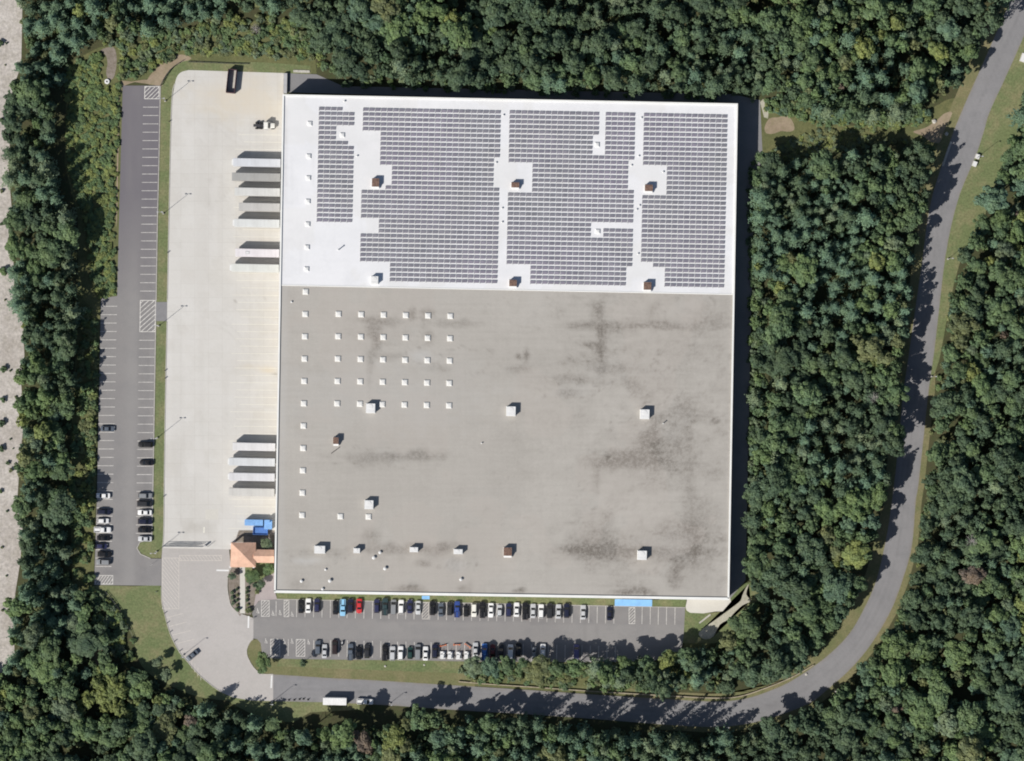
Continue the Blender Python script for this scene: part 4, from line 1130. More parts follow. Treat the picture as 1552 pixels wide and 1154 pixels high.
def trailer(x0, x1, yc, tint, label, extra=None):
    """semi trailer backed to the dock; x0 = nose (left), x1 = tail at the building"""
    H = 4.05
    a, b = P(x0, yc - (x1 - x0) * .008, H), P(x1, yc + (x1 - x0) * .008, H)
    L = (b - a).length
    c = (a + b) / 2
    root = empty('semi_trailer', (c.x, c.y, .05), ROT, label, 'semi trailer', 'semi trailers backed up to the loading docks')
    W = 2.58
    h = L / 2
    mb = MB()
    mb.loft([[(-h, -W / 2, 1.15), (-h, -W / 2, H - .08), (-h, -W / 2 + .08, H), (-h, W / 2 - .08, H), (-h, W / 2, H - .08), (-h, W / 2, 1.15)],
             [(h, -W / 2, 1.15), (h, -W / 2, H - .08), (h, -W / 2 + .08, H), (h, W / 2 - .08, H), (h, W / 2, H - .08), (h, W / 2, 1.15)]])
    o = mb.build('cargo_box', M['trailer'], root); o.color = (*tint, 1)
    rb = MB()
    n = int(L / 1.2)
    for k in range(1, n): rb.box((-h + k * L / n, 0, H + .006), (.06, W - .2, .03))
    for yy in (-1, 1): rb.box((0, yy * (W / 2 + .012), H - .12), (L, .04, .12)); rb.box((0, yy * (W / 2 + .012), 1.22), (L, .04, .14))
    o = rb.build('roof_bow', M['trailer'], root); o.color = (*[v * .93 for v in tint], 1)
    MB().box((0, 0, 1.0), (L - 1, 1.0, .3)).build('chassis', M['dark'], root)
    for ax in (h - 2.2, h - 3.5):
        for sy in (-1, 1): truck_wheel(root, ax, sy * .98, .5, .56)
    for sy in (-1, 1): MB().box((-h + 2.8, sy * .8, .5), (.16, .16, 1.0)).build('landing_leg', M['grey'], root)
    if extra == 'reefer':
        MB().box((-h - .28, 0, 2.9), (.5, 1.9, 1.9)).build('cooling_unit', M['white'], root)
    if extra == 'hatch':
        mb = MB().box((-h + L * .28, 0, H + .05), (1.3, .9, .08))
        mb.box((-h + L * .28, 0, H + .09), (1.0, .65, .05), mi=1)
        mb.build('roof_hatch', [M['grey'], M['white']], root)
    return root
WH, PALE, GR, LG = (.68, .68, .69), (.64, .655, .65), (.36, .36, .35), (.49, .485, .47)
trailer(353.5, 425, 246.5, (.60, .62, .66), 'pale bluish white semi trailer, topmost of the upper dock group', 'reefer')
trailer(351.5, 424.6, 268.5, GR, 'darkest grey semi trailer, second from the top at the docks')
trailer(355.5, 424.3, 291, (.60, .605, .59), 'off white semi trailer between two grey ones at the docks')
trailer(362, 424, 314, LG, 'shorter light grey semi trailer, fourth from the top')
trailer(355, 423.6, 338.5, PALE, 'pale mint white semi trailer, fifth from the top', 'reefer')
trailer(356.5, 423, 383.5, (.72, .69, .71), 'pinkish white semi trailer with a square roof hatch', 'hatch')
trailer(350.5, 422.6, 406.5, (.66, .67, .64), 'white semi trailer just below the one with the hatch', 'reefer')
trailer(352.5, 417, 677.5, (.67, .665, .67), 'white semi trailer, topmost of the lower dock group')
trailer(347.5, 416.6, 700.5, (.60, .62, .635), 'bluish white semi trailer, second of the lower dock group', 'reefer')
trailer(347.5, 416.2, 723.3, (.63, .63, .65), 'lilac white semi trailer, third of the lower dock group', 'reefer')
trailer(346.5, 415.8, 746.4, (.57, .56, .535), 'weathered speckled semi trailer, lowest of the lower dock group')

# day cab truck tractor near the upper docks
root = empty('truck_tractor', P(403.5, 191, .05), ROT, 'white truck tractor without trailer, rear wheels bare, nose to the dock', 'truck')
mb = MB()
mb.loft([[(-.6, -1.15, .9), (-.6, -1.15, 2.75), (-.6, -.9, 3.0), (-.6, .9, 3.0), (-.6, 1.15, 2.75), (-.6, 1.15, .9)], [(.9, -1.15, .9), (.9, -1.15, 2.6), (.7, -.9, 2.95), (.7, .9, 2.95), (.9, 1.15, 2.6), (.9, 1.15, .9)], [(1.35, -1.1, .9), (1.35, -1.1, 1.9), (1.3, -.85, 2.0), (1.3, .85, 2.0), (1.35, 1.1, 1.9), (1.35, 1.1, .9)]])
o = mb.build('cab', M['paint'], root); o.color = (.78, .77, .72, 1)
mb = MB()
mb.loft([[(1.36, -.95, .8), (1.36, -.95, 1.7), (1.36, -.5, 1.9), (1.36, .5, 1.9), (1.36, .95, 1.7), (1.36, .95, .8)], [(2.9, -.8, .8), (2.9, -.8, 1.45), (2.9, -.4, 1.6), (2.9, .4, 1.6), (2.9, .8, 1.45), (2.9, .8, .8)]])
o = mb.build('bonnet', M['paint'], root); o.color = (.78, .77, .72, 1)
MB().add([(1.37, -.95, 1.98), (1.37, .95, 1.98), (.93, .85, 2.68), (.93, -.85, 2.68)], [(0, 1, 2, 3)]).build('windscreen', M['glass'], root)
MB().box((-1.6, 0, .85), (5.2, .9, .25)).build('chassis', M['dark'], root)
MB().box((-2.2, 0, 1.05), (1.0, .9, .14)).build('coupling_plate', M['dark'], root)
for ax in (-1.75, -3.05):
    for sy in (-1, 1): truck_wheel(root, ax, sy * .92, .52, .6)
for sy in (-1, 1):
    truck_wheel(root, 2.2, sy * 1.0, .5, .3)
    MB().cyl((-.2, sy * 1.05, .75), (.9, sy * 1.05, .75), .3, n=12).build('fuel_tank', M['metal'], root)
    MB().cyl((-.75, sy * .95, .9), (-.75, sy * .95, 3.3), .08, n=8).build('exhaust_stack', M['metal'], root)

# open container
root = empty('open_container', P(351.5, 124, .05), R(-6) + 0, 'dark maroon open-topped container, sun on its pale floor', 'container')
W, L, H = 2.75, 7.9, 2.45
for nm, c, s in (('side_wall', (-W / 2, 0, H / 2), (.16, L, H)), ('side_wall', (W / 2, 0, H / 2), (.16, L, H)), ('end_wall', (0, L / 2 - .08, H / 2), (W - .18, .16, H)), ('end_wall', (0, -L / 2 + .08, H / 2), (W - .18, .16, H))):
    mb = MB().box(c, s)
    for k in range(6):
        if 'side' in nm: mb.box((c[0] * 1.06, -L / 2 + .7 + k * 1.3, H / 2), (.1, .16, H - .1))
    mb.build(nm, M['maroon'], root)
MB().box((0, 0, .12), (W - .2, L - .2, .2)).build('base', M['kerb'], root)

# blue compactor and container by the orange roof
root = empty('waste_compactor', P(393, 792, .05), ROT, 'long light blue waste compactor against the building', 'compactor', None)
mb = MB(); mb.box((-1.6, 0, 1.4), (6.0, 1.9, 2.3)); mb.box((-1.6, 0, 2.58), (6.1, 2.0, .1))
for k in range(6): mb.box((-4.2 + k * 1.05, 0, 1.4), (.1, 2.02, 2.2))
mb.build('body', M['light_blue'], root)
MB().box((3.1, -.6, 1.3), (2.6, 3.1, 1.9)).build('charge_box', M['light_blue'], root)
MB().box((2.9, .6, 2.75), (1.6, .9, .9)).build('hopper', M['light_blue'], root)
MB().box((0, 0, .12), (8.6, 1.6, .22)).build('skid', M['dark'], root)
root = empty('roll_off_container', P(395.2, 804.4, .05), ROT, 'short dark blue open container below the light blue compactor', 'container')
MB().box((0, 0, .15), (4.8, 2.2, .2)).build('base', M['blue_steel'], root)
for nm, c, s in (('side_wall', (0, -1.3, .95), (4.9, .1, 1.5)), ('side_wall', (0, 1.3, .95), (4.9, .1, 1.5)), ('end_wall', (-2.4, 0, .95), (.1, 2.5, 1.5)), ('end_wall', (2.4, 0, .95), (.1, 2.5, 1.5))):
    MB().box(c, s).build(nm, M['blue_steel'], root)
MB().box((0, -.1, 1.0), (4.68, 2.28, .12)).build('load', M['blue_steel'], root)

# enclosed trailer and pickup on the road
root = empty('box_trailer', P(508, 1062, .05), -R(1), 'white box trailer stopped at the roadside behind a pickup', 'trailer')
L, W, H = 7.8, 2.45, 3.0
mb = MB(); mb.loft([[(s * L / 2, -W / 2, .6), (s * L / 2, -W / 2, H - .1), (s * L / 2, -W / 2 + .1, H), (s * L / 2, W / 2 - .1, H), (s * L / 2, W / 2, H - .1), (s * L / 2, W / 2, .6)] for s in (-1, 1)])
o = mb.build('cargo_box', M['trailer'], root); o.color = (.80, .80, .80, 1)
rb = MB()
for k in range(1, 9): rb.box((-L / 2 + k * L / 9, 0, H + .004), (.05, W - .25, .02))
o = rb.build('roof_bow', M['trailer'], root); o.color = (.72, .72, .72, 1)
for ax in (-.5, .45):
    for sy in (-1, 1): truck_wheel(root, ax, sy * 1.1, .36, .24)
MB().cyl((L / 2, 0, .55), (L / 2 + 1.5, 0, .55), .08, n=8).build('drawbar', M['dark'], root)
place_car(553.5, 1063.2, -1, 'pickup', 'white', 'white pickup truck hitched to the box trailer on the road', None, .05)

# motorcycle
root = empty('motorcycle', P(518.5, 975.5, .055), R(80), 'white motorcycle parked beside the dark brown van', 'motorcycle')
for x in (-.72, .72): MB().cyl((x, -.07, .31), (x, .07, .31), .31, n=14).build('wheel', M['rubber'], root)
mb = MB(); mb.loft([[(-.9, -.12, .6), (-.9, .12, .6), (-.9, .1, .85), (-.9, -.1, .85)], [(0, -.2, .4), (0, .2, .4), (0, .2, .95), (0, -.2, .95)], [(.7, -.14, .55), (.7, .14, .55), (.7, .12, 1.05), (.7, -.12, 1.05)]])
mb.build('body', M['white'], root)
MB().box((-.35, 0, .92), (.8, .3, .12)).build('seat', M['rubber'], root)
MB().cyl((.5, -.4, 1.08), (.5, .4, 1.08), .025, n=6).build('handlebar', M['dark'], root)

# small white trailers and orange booms
def boom_trailer(x, y, ang, bx, by_, label):
    root = empty('equipment_trailer', P(x, y, .055), ROT, label, 'equipment trailer', 'white equipment trailers in the lower parking row')
    MB().box((0, .1, .55), (1.7, 2.5, .25)).build('deck', M['white'], root)
    mb = MB(); mb.box((-.2, -.3, .95), (1.25, 1.5, .6), top=.9); mb.box((.25, .75, .95), (.6, .6, .55))
    mb.build('housing', M['white'], root)
    for sy in (-1, 1): MB().cyl((sy * .92, -.2, .33), (sy * 1.1, -.2, .33), .33, n=12).build('wheel', M['rubber'], root)
    MB().cyl((0, 1.3, .5), (0, 2.2, .5), .06, n=6).build('drawbar', M['dark'], root)
boom_trailer(671, 993.5, 0, 0, 0, 'leftmost small white equipment trailer beside the navy car')
boom_trailer(682.6, 993.7, 0, 0, 0, 'second small white equipment trailer from the left')
boom_trailer(695.5, 994.2, 0, 0, 0, 'third small white equipment trailer from the left')
boom_trailer(707.5, 993.5, 0, 0, 0, 'small white equipment trailer half under the tree')
def barrier(x, y, deg, L, label):
    root = empty('traffic_barrier', P(x, y, .055), R(deg), label, 'barrier', 'orange barriers in front of the equipment trailers')
    MB().box((0, 0, .62), (L, .16, .5)).build('board', M['boom'], root)
    for s in (-1, 1):
        MB().box((s * (L / 2 - .25), 0, .38), (.1, .12, .7)).build('upright', M['white'], root)
        MB().box((s * (L / 2 - .25), 0, .05), (.14, .9, .1)).build('foot', M['boom'], root)
barrier(671.8, 978.6, 17, 2.3, 'orange barrier at the left, standing before the first white trailer')
barrier(692.3, 977.2, 2, 2.4, 'middle orange barrier lying level with the parking rows')
barrier(709, 978.6, -36, 2.5, 'orange barrier at the right, turned askew')

# ------------------------------------------------------------------ street furniture
def street_lamp(x, y, h, label, dual=True):
    root = empty('street_lamp', P(x, y, .03), 0, label, 'street lamp', 'tall lamp posts around the site')
    MB().cyl((0, 0, 0), (0, 0, .6), .3, n=12).build('base', M['kerb'], root)
    MB().cyl((0, 0, .6), (0, 0, h), .085, .05, n=8).build('pole', M['grey'], root)
    MB().cyl((-.55 if dual else -.1, 0, h), (.55, 0, h), .04, n=6).build('arm', M['grey'], root)
    for s in ((-1, 1) if dual else (1,)): MB().box((s * .75, 0, h), (.62, .36, .14), top=.8).build('lamp_head', M['grey'], root)
for x, y, h, lb, du in ((250.5, 153.5, 10.2, 'lamp post on the verge near the top of the yard', True), (247.5, 324, 10.0, 'second lamp post down the verge', True), (240.5, 494.5, 10.2, 'lamp post on the verge beside the asphalt crossing', True), (238.3, 664, 10.2, 'lamp post on the verge beside the two lone black cars', True),
                        (237.3, 836.5, 9.8, 'lamp post on the rounded verge tip by the gate', True), (278, 993, 8.6, 'lamp post at the driveway edge beside the moving car', False), (412.5, 1064, 8.6, 'lamp post where the driveway meets the road', False), (591, 1066.5, 5.6, 'lamp post in the tree shade right of the pickup', False),
                        (1098.8, 1100, 6.4, 'lamp post at the bottom of the road bend', False), (1480, 240, 8.6, 'lamp post on the verge beside the white cabinets', False), (1436.5, 393, 6.6, 'lamp post on the verge halfway down the right road', False), (1411.5, 571, 6.2, 'lowest lamp post on the right road verge', False)):
    street_lamp(x, y, h, 'tall ' + lb, du)

def cabinet(x, y, sx, sy, h, rz, label):
    root = empty('utility_cabinet', P(x, y, .03), R(rz), label, 'cabinet', 'white cabinets on the right verge')
    MB().box((0, 0, .08), (sx + .3, sy + .3, .16)).build('plinth', M['kerb'], root)
    MB().box((0, 0, .16 + h / 2), (sx, sy, h)).build('casing', M['white'], root)
    MB().box((0, 0, .16 + h + .04), (sx + .1, sy + .1, .08)).build('lid', M['white'], root)
    MB().box((0, -sy / 2 - .02, .16 + h / 2), (sx * .8, .04, h * .8)).build('door', M['white'], root)
cabinet(1481.3, 237.6, 1.2, 1.3, .8, -20, 'upper of two white utility cabinets by the road lamp')
cabinet(1477, 248.8, 1.2, 1.5, .8, -20, 'lower of two white utility cabinets by the road lamp')
cabinet(1551, 88, 1.6, 2.6, .9, -20, 'white cabinet cut by the right picture edge')

# drain ring
root = empty('drain_chamber', P(162.5, 124, .03), 0, 'round white concrete drain chamber in the scrub above the car park', 'drain')
secs = []
for r, z in ((.85, 0), (.85, .55), (.72, .6), (.32, .6), (.30, .2)):
    secs.append([(r * math.cos(t), r * math.sin(t), z) for t in [2 * math.pi * k / 20 for k in range(20)]])
MB().loft(secs, caps=False).build('ring', M['white'], root)
MB().cyl((0, 0, .05), (0, 0, .2), .31, n=20).build('grate', M['dark'], root)

# guardrails and fences
def rail_run(name, line, label, h=.65, post_mat='wood', step=2.4, cat='guardrail', rails=(.55,), rail_h=.28, rail_w=.16):
    pts = [P(x, y) for x, y in line]
    root = empty(name, pts[0] + Vector((0, 0, .03)), 0, label, cat)
    loc = root.location
    for rz in rails:
        secs = []
        for i, p in enumerate(pts):
            a, b = pts[max(0, i - 1)], pts[min(len(pts) - 1, i + 1)]
            t = (b - a).normalized(); n = Vector((-t.y, t.x, 0)) * (rail_w / 2)
            q = p - loc
            secs.append([(q.x + n.x, q.y + n.y, rz - rail_h / 2), (q.x + n.x, q.y + n.y, rz + rail_h / 2), (q.x - n.x, q.y - n.y, rz + rail_h / 2), (q.x - n.x, q.y - n.y, rz - rail_h / 2)])
        MB().loft(secs).build('rail', M[post_mat], root)
    acc = 0
    pm = MB().box((0, 0, h / 2), (.14, .14, h)).mesh('post', M[post_mat])
    for i in range(len(pts) - 1):
        d = (pts[i + 1] - pts[i]).length
        while acc < d:
            o = link('post', pm, root); o.location = pts[i].lerp(pts[i + 1], acc / d) - loc
            o.location.z = -.02
            acc += step
        acc -= d
    return root
rail_run('guardrail', curve([(695, 1033), (740, 1037), (800, 1041), (886, 1047), (950, 1051), (1010, 1054.5), (1082, 1058), (1121, 1055.5), (1160, 1043), (1199, 1027), (1233, 1008)], 5), 'long timber guardrail on the inside of the road bend', step=3.0, rail_w=.3)
rail_run('guardrail', curve([(285.5, 94.5), (315, 95.5), (350, 97), (377, 97.5)], 4), 'dark steel guardrail along the top edge of the yard', post_mat='dark', rails=(.62,), step=2.5)
rail_run('fence', curve([(244, 130), (250, 118), (258, 107), (266, 100), (277, 93)], 4), 'short dark fence rounding the top left corner of the yard', h=1.4, post_mat='dark', rails=(.4, .85, 1.3), step=2.0, cat='fence', rail_h=.1, rail_w=.1)
rail_run('fence', curve([(160, 897), (175, 915), (190, 938), (200, 962), (205, 975)], 4), 'dark fence between the lawn and the trees', h=1.0, post_mat='dark', rails=(.4, .85), step=2.2, cat='fence', rail_h=.1, rail_w=.1)

# sliding yard gate with mesh infill
root = empty('sliding_gate', P(247, 828, .05), -R(.5), 'long chain-link sliding gate across the bottom of the truck yard', 'gate')
GL, GH = 13.4, 2.4
fm = MB()
for z in (.15, GH): fm.cyl((0, 0, z), (GL, 0, z), .05, n=6)
fm.cyl((0, 0, 1.25), (GL, 0, 1.25), .04, n=6)
fm.build('frame', M['metal'], root)
for x in (0, 4.4, 8.9, GL):
    MB().cyl((x, 0, 0), (x, 0, GH + .15), .06, n=8).build('post', M['metal'], root)
mm = MB()
x = -GH
while x < GL:
    for d in (1, -1):
        a = (x, .02 * d, .15) if d > 0 else (x + GH, .02 * d, .15)
        b = (x + GH, .02 * d, GH) if d > 0 else (x, .02 * d, GH)
        ax, bx = a[0], b[0]
        t0 = t1 = None
        lo, hi = (a, b)
        if min(ax, bx) >= 0 and max(ax, bx) <= GL: mm.cyl(a, b, .014, n=3)
    x += .16
o = mm.build('chain_link_mesh', M['metal'], root); o['kind'] = 'stuff'
MB().box((GL + .8, .3, 1.0), (.5, .4, 1.9)).build('gate_motor', M['grey'], root)
# parked hinged half
MB().cyl((GL + 1.6, 0, 0), (GL + 1.6, 0, 3.0), .08, n=8).build('latch_post', M['metal'], root)

# bollards and signs on the driveway edge
for i, (x, y) in enumerate(((249.8, 929.5), (253.6, 944.3), (258, 958.2), (265, 972), (273, 986.5))):
    root = empty('bollard', P(x, y, .04), 0, ('topmost', 'second from the top', 'middle', 'fourth from the top', 'lowest')[i] + ' of five dark bollards along the curved driveway edge', 'bollard', 'bollards on the driveway edge')
    MB().cyl((0, 0, 0), (0, 0, .95), .13, n=10).build('post', M['dark'], root)
    MB().cyl((0, 0, .95), (0, 0, 1.05), .15, .06, n=10).build('cap', M['dark'], root)
def sign(x, y, label, h=2.0, rz=0):
    root = empty('road_sign', P(x, y, .04), R(rz), label, 'sign')
    MB().cyl((0, 0, 0), (0, 0, h), .04, n=6).build('post', M['metal'], root)
    MB().box((0, -.05, h - .3), (.6, .03, .75)).build('plate', M['white'], root)
sign(381, 939.5, 'post sign at the mouth of the staff car park')
sign(230.5, 855.5, 'leaning sign on the lower end of the west car park', 2.4, 40)
sign(237, 897, 'small white sign on the lawn by the car park corner', .6)
for i, (x, y) in enumerate(((256.8, 184.5), (254.5, 383), (250.3, 562), (250.6, 573.5), (248.3, 752.5))):
    root = empty('marker_post', P(x, y, .04), 0, ('short dark post on the yard edge under the first lamp', 'short dark post on the yard edge above the crossing', 'upper of two close dark posts on the yard edge', 'lower of two close dark posts on the yard edge', 'short dark post on the yard edge beside the packed bays')[i], 'post', 'short posts on the yard edge')
    MB().cyl((0, 0, 0), (0, 0, .9), .16, n=8).build('shaft', M['dark'], root)
    MB().cyl((0, 0, .9), (0, 0, .98), .18, .08, n=8).build('cap', M['dark'], root)
# traffic cones by the lay-by
for i, (x, y) in enumerate(((438, 1061), (446, 1061), (454, 1060), (460, 1059.5), (467, 1060.5))):
    root = empty('traffic_cone', P(x, y, .05), 0, ('first', 'second', 'third', 'fourth', 'last')[i] + ' of five dark cones along the road edge left of the box trailer', 'cone', 'cones at the roadside')
    MB().cyl((0, 0, .06), (0, 0, .95), .24, .05, n=10).build('body', M['dark'], root)
    MB().box((0, 0, .03), (.6, .6, .06)).build('base', M['rubber'], root)

# stones and planks of concrete near the clearing
def rock(x, y, r, label, mat='stone'):
    bm = bmesh.new(); bmesh.ops.create_icosphere(bm, subdivisions=2, radius=r)
    for v in bm.verts: v.co *= random.uniform(.82, 1.1); v.co.z *= .6
    me = bpy.data.meshes.new('boulder'); bm.to_mesh(me); bm.free(); me.materials.append(M[mat])
    o = link('boulder', me); o.location = P(x, y, r * .3)
    tag(o, label, 'boulder', 'pale boulders by the road and paths')
for x, y, r, lb in ((1434.5, 203, .7, 'pale boulder on the grass beside the road track'), (1416, 184, .8, 'boulder at the shady end of the dirt track'), (1447, 197, .4, 'small stone at the road edge by the track'), (1430, 247, .5, 'stone at the road edge below the track'), (1222, 1022, .5, 'stone near the end of the guardrail'),
                   (1268, 1048, .6, 'pale stone on the outer verge of the road bend'), (584, 1010, .4, 'pale stone on the grass bank'), (643, 1008, .35, 'small pale stone at the top of the grass bank'), (338, 1049, .5, 'pale stone at the lower driveway edge')):
    rock(x, y, r, lb)
o = MB().box(P(1068.5, 938, .12), (4.8, .5, .2), R(38)).build('kerb_stone', M['kerb']); tag(o, 'slanting pale concrete beam in the grass by the gravel path', 'kerb stone')
strip('edging', [(1429, 252), (1433, 240), (1438, 225), (1442, 215)], .7, .12, M['kerb'], 'pale concrete edging at the road side below the track')

# retaining wall at the yard's upper right
root = empty('retaining_wall', P(432.5, 127, 0), ROT, 'grey concrete retaining wall between yard and service lane', 'wall')
MB().box((0, 0, .6), (1.3, 6.6, 1.2)).build('wall', M['kerb'], root)
MB().box((.1, 0, 1.23), (1.1, 6.7, .1)).build('coping', M['grey'], root)
o = MB().box(P(457, 108.5, .15), (5.5, .8, .3), -.03).build('kerb_stone', M['stone']); tag(o, 'row of pale rubble along the top of the service lane', 'rubble')

# ------------------------------------------------------------------ trees
def leaf_quads(C, Nn, size, aspect=.62):
    """C centres, Nn normals, size half-length -> (verts n*4x3)"""
    n = len(C)
    Nn = Nn / np.linalg.norm(Nn, axis=1, keepdims=True)
    ref = rng.normal(size=(n, 3))
    t1 = np.cross(Nn, ref); t1 /= np.linalg.norm(t1, axis=1, keepdims=True)
    t2 = np.cross(Nn, t1)
    s = size[:, None]
    bend = Nn * s * .18
    v = np.stack([C - t1 * s - bend, C + t2 * s * aspect + bend, C + t1 * s - bend, C - t2 * s * aspect + bend], 1)
    return v.reshape(-1, 3)

def lobed_cloud(lobes, n, smin, smax, zlo=-.35):
    lobes = np.array(lobes)
    w = lobes[:, 3] ** 2
    k = rng.choice(len(lobes), n, p=w / w.sum())
    d = rng.normal(size=(n, 3)); d /= np.linalg.norm(d, axis=1, keepdims=True)
    d[:, 2] = np.where(d[:, 2] < zlo, -d[:, 2], d[:, 2])
    rad = lobes[k, 3] * rng.uniform(.62, 1.10, n)
    C = lobes[k, :3] + d * rad[:, None] * np.array([1, 1, .85])
    Nn = d * .8 + np.array([-.12, -.1, .42]) + rng.normal(size=(n, 3)) * .26
    return leaf_quads(C, Nn, rng.uniform(smin, smax, n))

def broadleaf_cloud(n=1700, rx=3.2, zc=7.4, rz=2.5, lob=13, lr=(.24, .44)):
    lobes = [(rng.normal() * .3, rng.normal() * .3, zc + rz * .62, rx * .40)]
    for i in range(lob):
        a = i * 2.39996 + rng.uniform(-.4, .4)
        rho = math.sqrt((i + .8) / lob) * rx * rng.uniform(.55, .95)
        z = zc + rz * (.75 * math.sqrt(max(0, 1 - (rho / rx) ** 2)) - .25) * rng.uniform(.5, 1.3)
        lobes.append((rho * math.cos(a), rho * math.sin(a), z, rx * rng.uniform(*lr)))
    return lobed_cloud(lobes, n, .20, .44)

def pine_cloud(rx=3.0, z0=4.0, z1=13.0, wh_=9, nb=(6, 8)):
    Cs, Ns, Ss = [], [], []
    for w in range(wh_):
        t = w / (wh_ - 1)
        z = z0 + (z1 - z0) * t
        rad = rx * ((1 - t) ** .8 * .92 + .14) * rng.uniform(.85, 1.12)
        m = rng.integers(*nb); off = rng.uniform(0, 6.28)
        for b in range(m):
            a = off + b * 6.283 / m + rng.uniform(-.2, .2)
            L = rad * rng.uniform(.75, 1.15)
            steps = max(3, int(L / .34))
            for s in range(steps):
                q = (s + .7) / steps
                sp = .16 + .30 * (1 - abs(q - .55)) * rad / rx
                for _ in range(3):
                    c = np.array([math.cos(a) * L * q, math.sin(a) * L * q, z + .35 * q - .2 * q * q]) + rng.normal(size=3) * sp * np.array([.7, .7, .5])
                    Cs.append(c); Ns.append(np.array([math.cos(a) * .25, math.sin(a) * .25, 1.0]) + rng.normal(size=3) * .32); Ss.append(rng.uniform(.22, .40))
    return leaf_quads(np.array(Cs), np.array(Ns), np.array(Ss), .5)

def conifer_cloud(): return pine_cloud(2.2, 2.5, 11, 10, (6, 8))

def mesh_quads(name, v, mat, tint=None):
    n = len(v) // 4
    me = bpy.data.meshes.new(name)
    me.vertices.add(len(v)); me.vertices.foreach_set('co', v.astype(np.float32).ravel())
    me.loops.add(n * 4); me.loops.foreach_set('vertex_index', np.arange(n * 4, dtype=np.int32))
    me.polygons.add(n); me.polygons.foreach_set('loop_start', np.arange(0, n * 4, 4, dtype=np.int32))
    me.update()
    me.materials.append(mat)
    if tint is not None:
        a = me.color_attributes.new('tint', 'FLOAT_COLOR', 'POINT')
        a.data.foreach_set('color', np.concatenate([tint, np.ones((len(tint), 1))], 1).astype(np.float32).ravel())
    return me

def trunk_mesh(h, r, limbs, spread, name='trunk', mat='bark', z0=.35):
    mb = MB()
    mb.loft([[(r * k * math.cos(t) + lean, r * k * math.sin(t), z) for t in [2 * math.pi * j / 8 for j in range(8)]] for k, z, lean in ((1.5, -.1, 0), (1.0, .8, .02), (.7, h * .5, .1), (.25, h, .15))])
    for i in range(limbs):
        a = i * 2.4; z = h * (z0 + (1 - z0) * .8 * i / limbs)
        L = spread * (1 - .5 * i / limbs)
        mb.cyl((.08, 0, z), (math.cos(a) * L, math.sin(a) * L, z + L * .55), r * .35, r * .08, n=5)
    return mb.mesh(name, M[mat])

BROAD = [broadleaf_cloud(lob=18, lr=(.20, .36)) for _ in range(4)] + [broadleaf_cloud(lob=11, lr=(.28, .44)) for _ in range(3)] + [broadleaf_cloud(lob=28, lr=(.14, .28)) for _ in range(5)]
PINE = [pine_cloud() for _ in range(4)] + [conifer_cloud() for _ in range(2)]
SHRUB = [broadleaf_cloud(260, 1.0, .75, .75, 6, (.35, .5)) for _ in range(4)]
SHRUB = [s for s in SHRUB]
def thin(v, keep, grow):
    q = v.reshape(-1, 4, 3)
    q = q[rng.permutation(len(q))[:keep]]
    c = q.mean(1, keepdims=True)
    return (c + (q - c) * grow).reshape(-1, 3)
BROAD_LOW = [thin(v, 750, 1.38) for v in BROAD]
PINE_LOW = [thin(v, 650, 1.3) for v in PINE]
BROAD_ME = [mesh_quads('broadleaf_crown', v, M['leaf']) for v in BROAD]
PINE_ME = [mesh_quads('pine_crown', v, M['leaf']) for v in PINE]
SHRUB_ME = [mesh_quads('shrub_crown', v, M['leaf']) for v in SHRUB]
BTRUNK = trunk_mesh(8.0, .24, 7, 2.2)
PTRUNK = trunk_mesh(12.6, .22, 10, 1.6)
STRUNK = trunk_mesh(1.0, .05, 4, .4)

TONES = {'dark green': (.102, .153, .092), 'mid green': (.136, .203, .104), 'fresh green': (.158, .232, .104), 'blue-green': (.132, .209, .140), 'yellow-green': (.225, .269, .100), 'olive': (.184, .211, .104), 'grey-green': (.171, .225, .142), 'rust brown': (.216, .172, .136)}
TN = list(TONES)

def make_tree(px, py, kind, R_, H_, tone, label, group=None, cat='tree', var=None):
    """R_ crown radius in m, H_ total height in m"""
    if kind == 'pine':
        me, tm, r0, h0, nm = PINE_ME, PTRUNK, 3.0, 13.3, 'pine_tree'
    elif kind == 'shrub':
        me, tm, r0, h0, nm = SHRUB_ME, STRUNK, 1.15, 1.7, 'shrub'; cat = 'shrub' if cat == 'tree' else cat
    else:
        me, tm, r0, h0, nm = BROAD_ME, BTRUNK, 3.3, 10.4, 'broadleaf_tree'
    i = random.randrange(len(me)) if var is None else var
    root = empty(nm, P(px, py, .02), random.uniform(0, 6.28), label, cat, group)
    e = random.uniform(.84, 1.2) if kind == 'broad' else 1.0
    root.scale = (R_ / r0 * e, R_ / r0 / e ** .6, H_ / h0)
    c = link('crown', me[i], root)
    b = np.array(TONES[tone]) * random.uniform(.86, 1.16) * (1.18 if kind == 'pine' else 1.0)
    c.color = (*b, 1)
    link('trunk', tm, root)
    return root

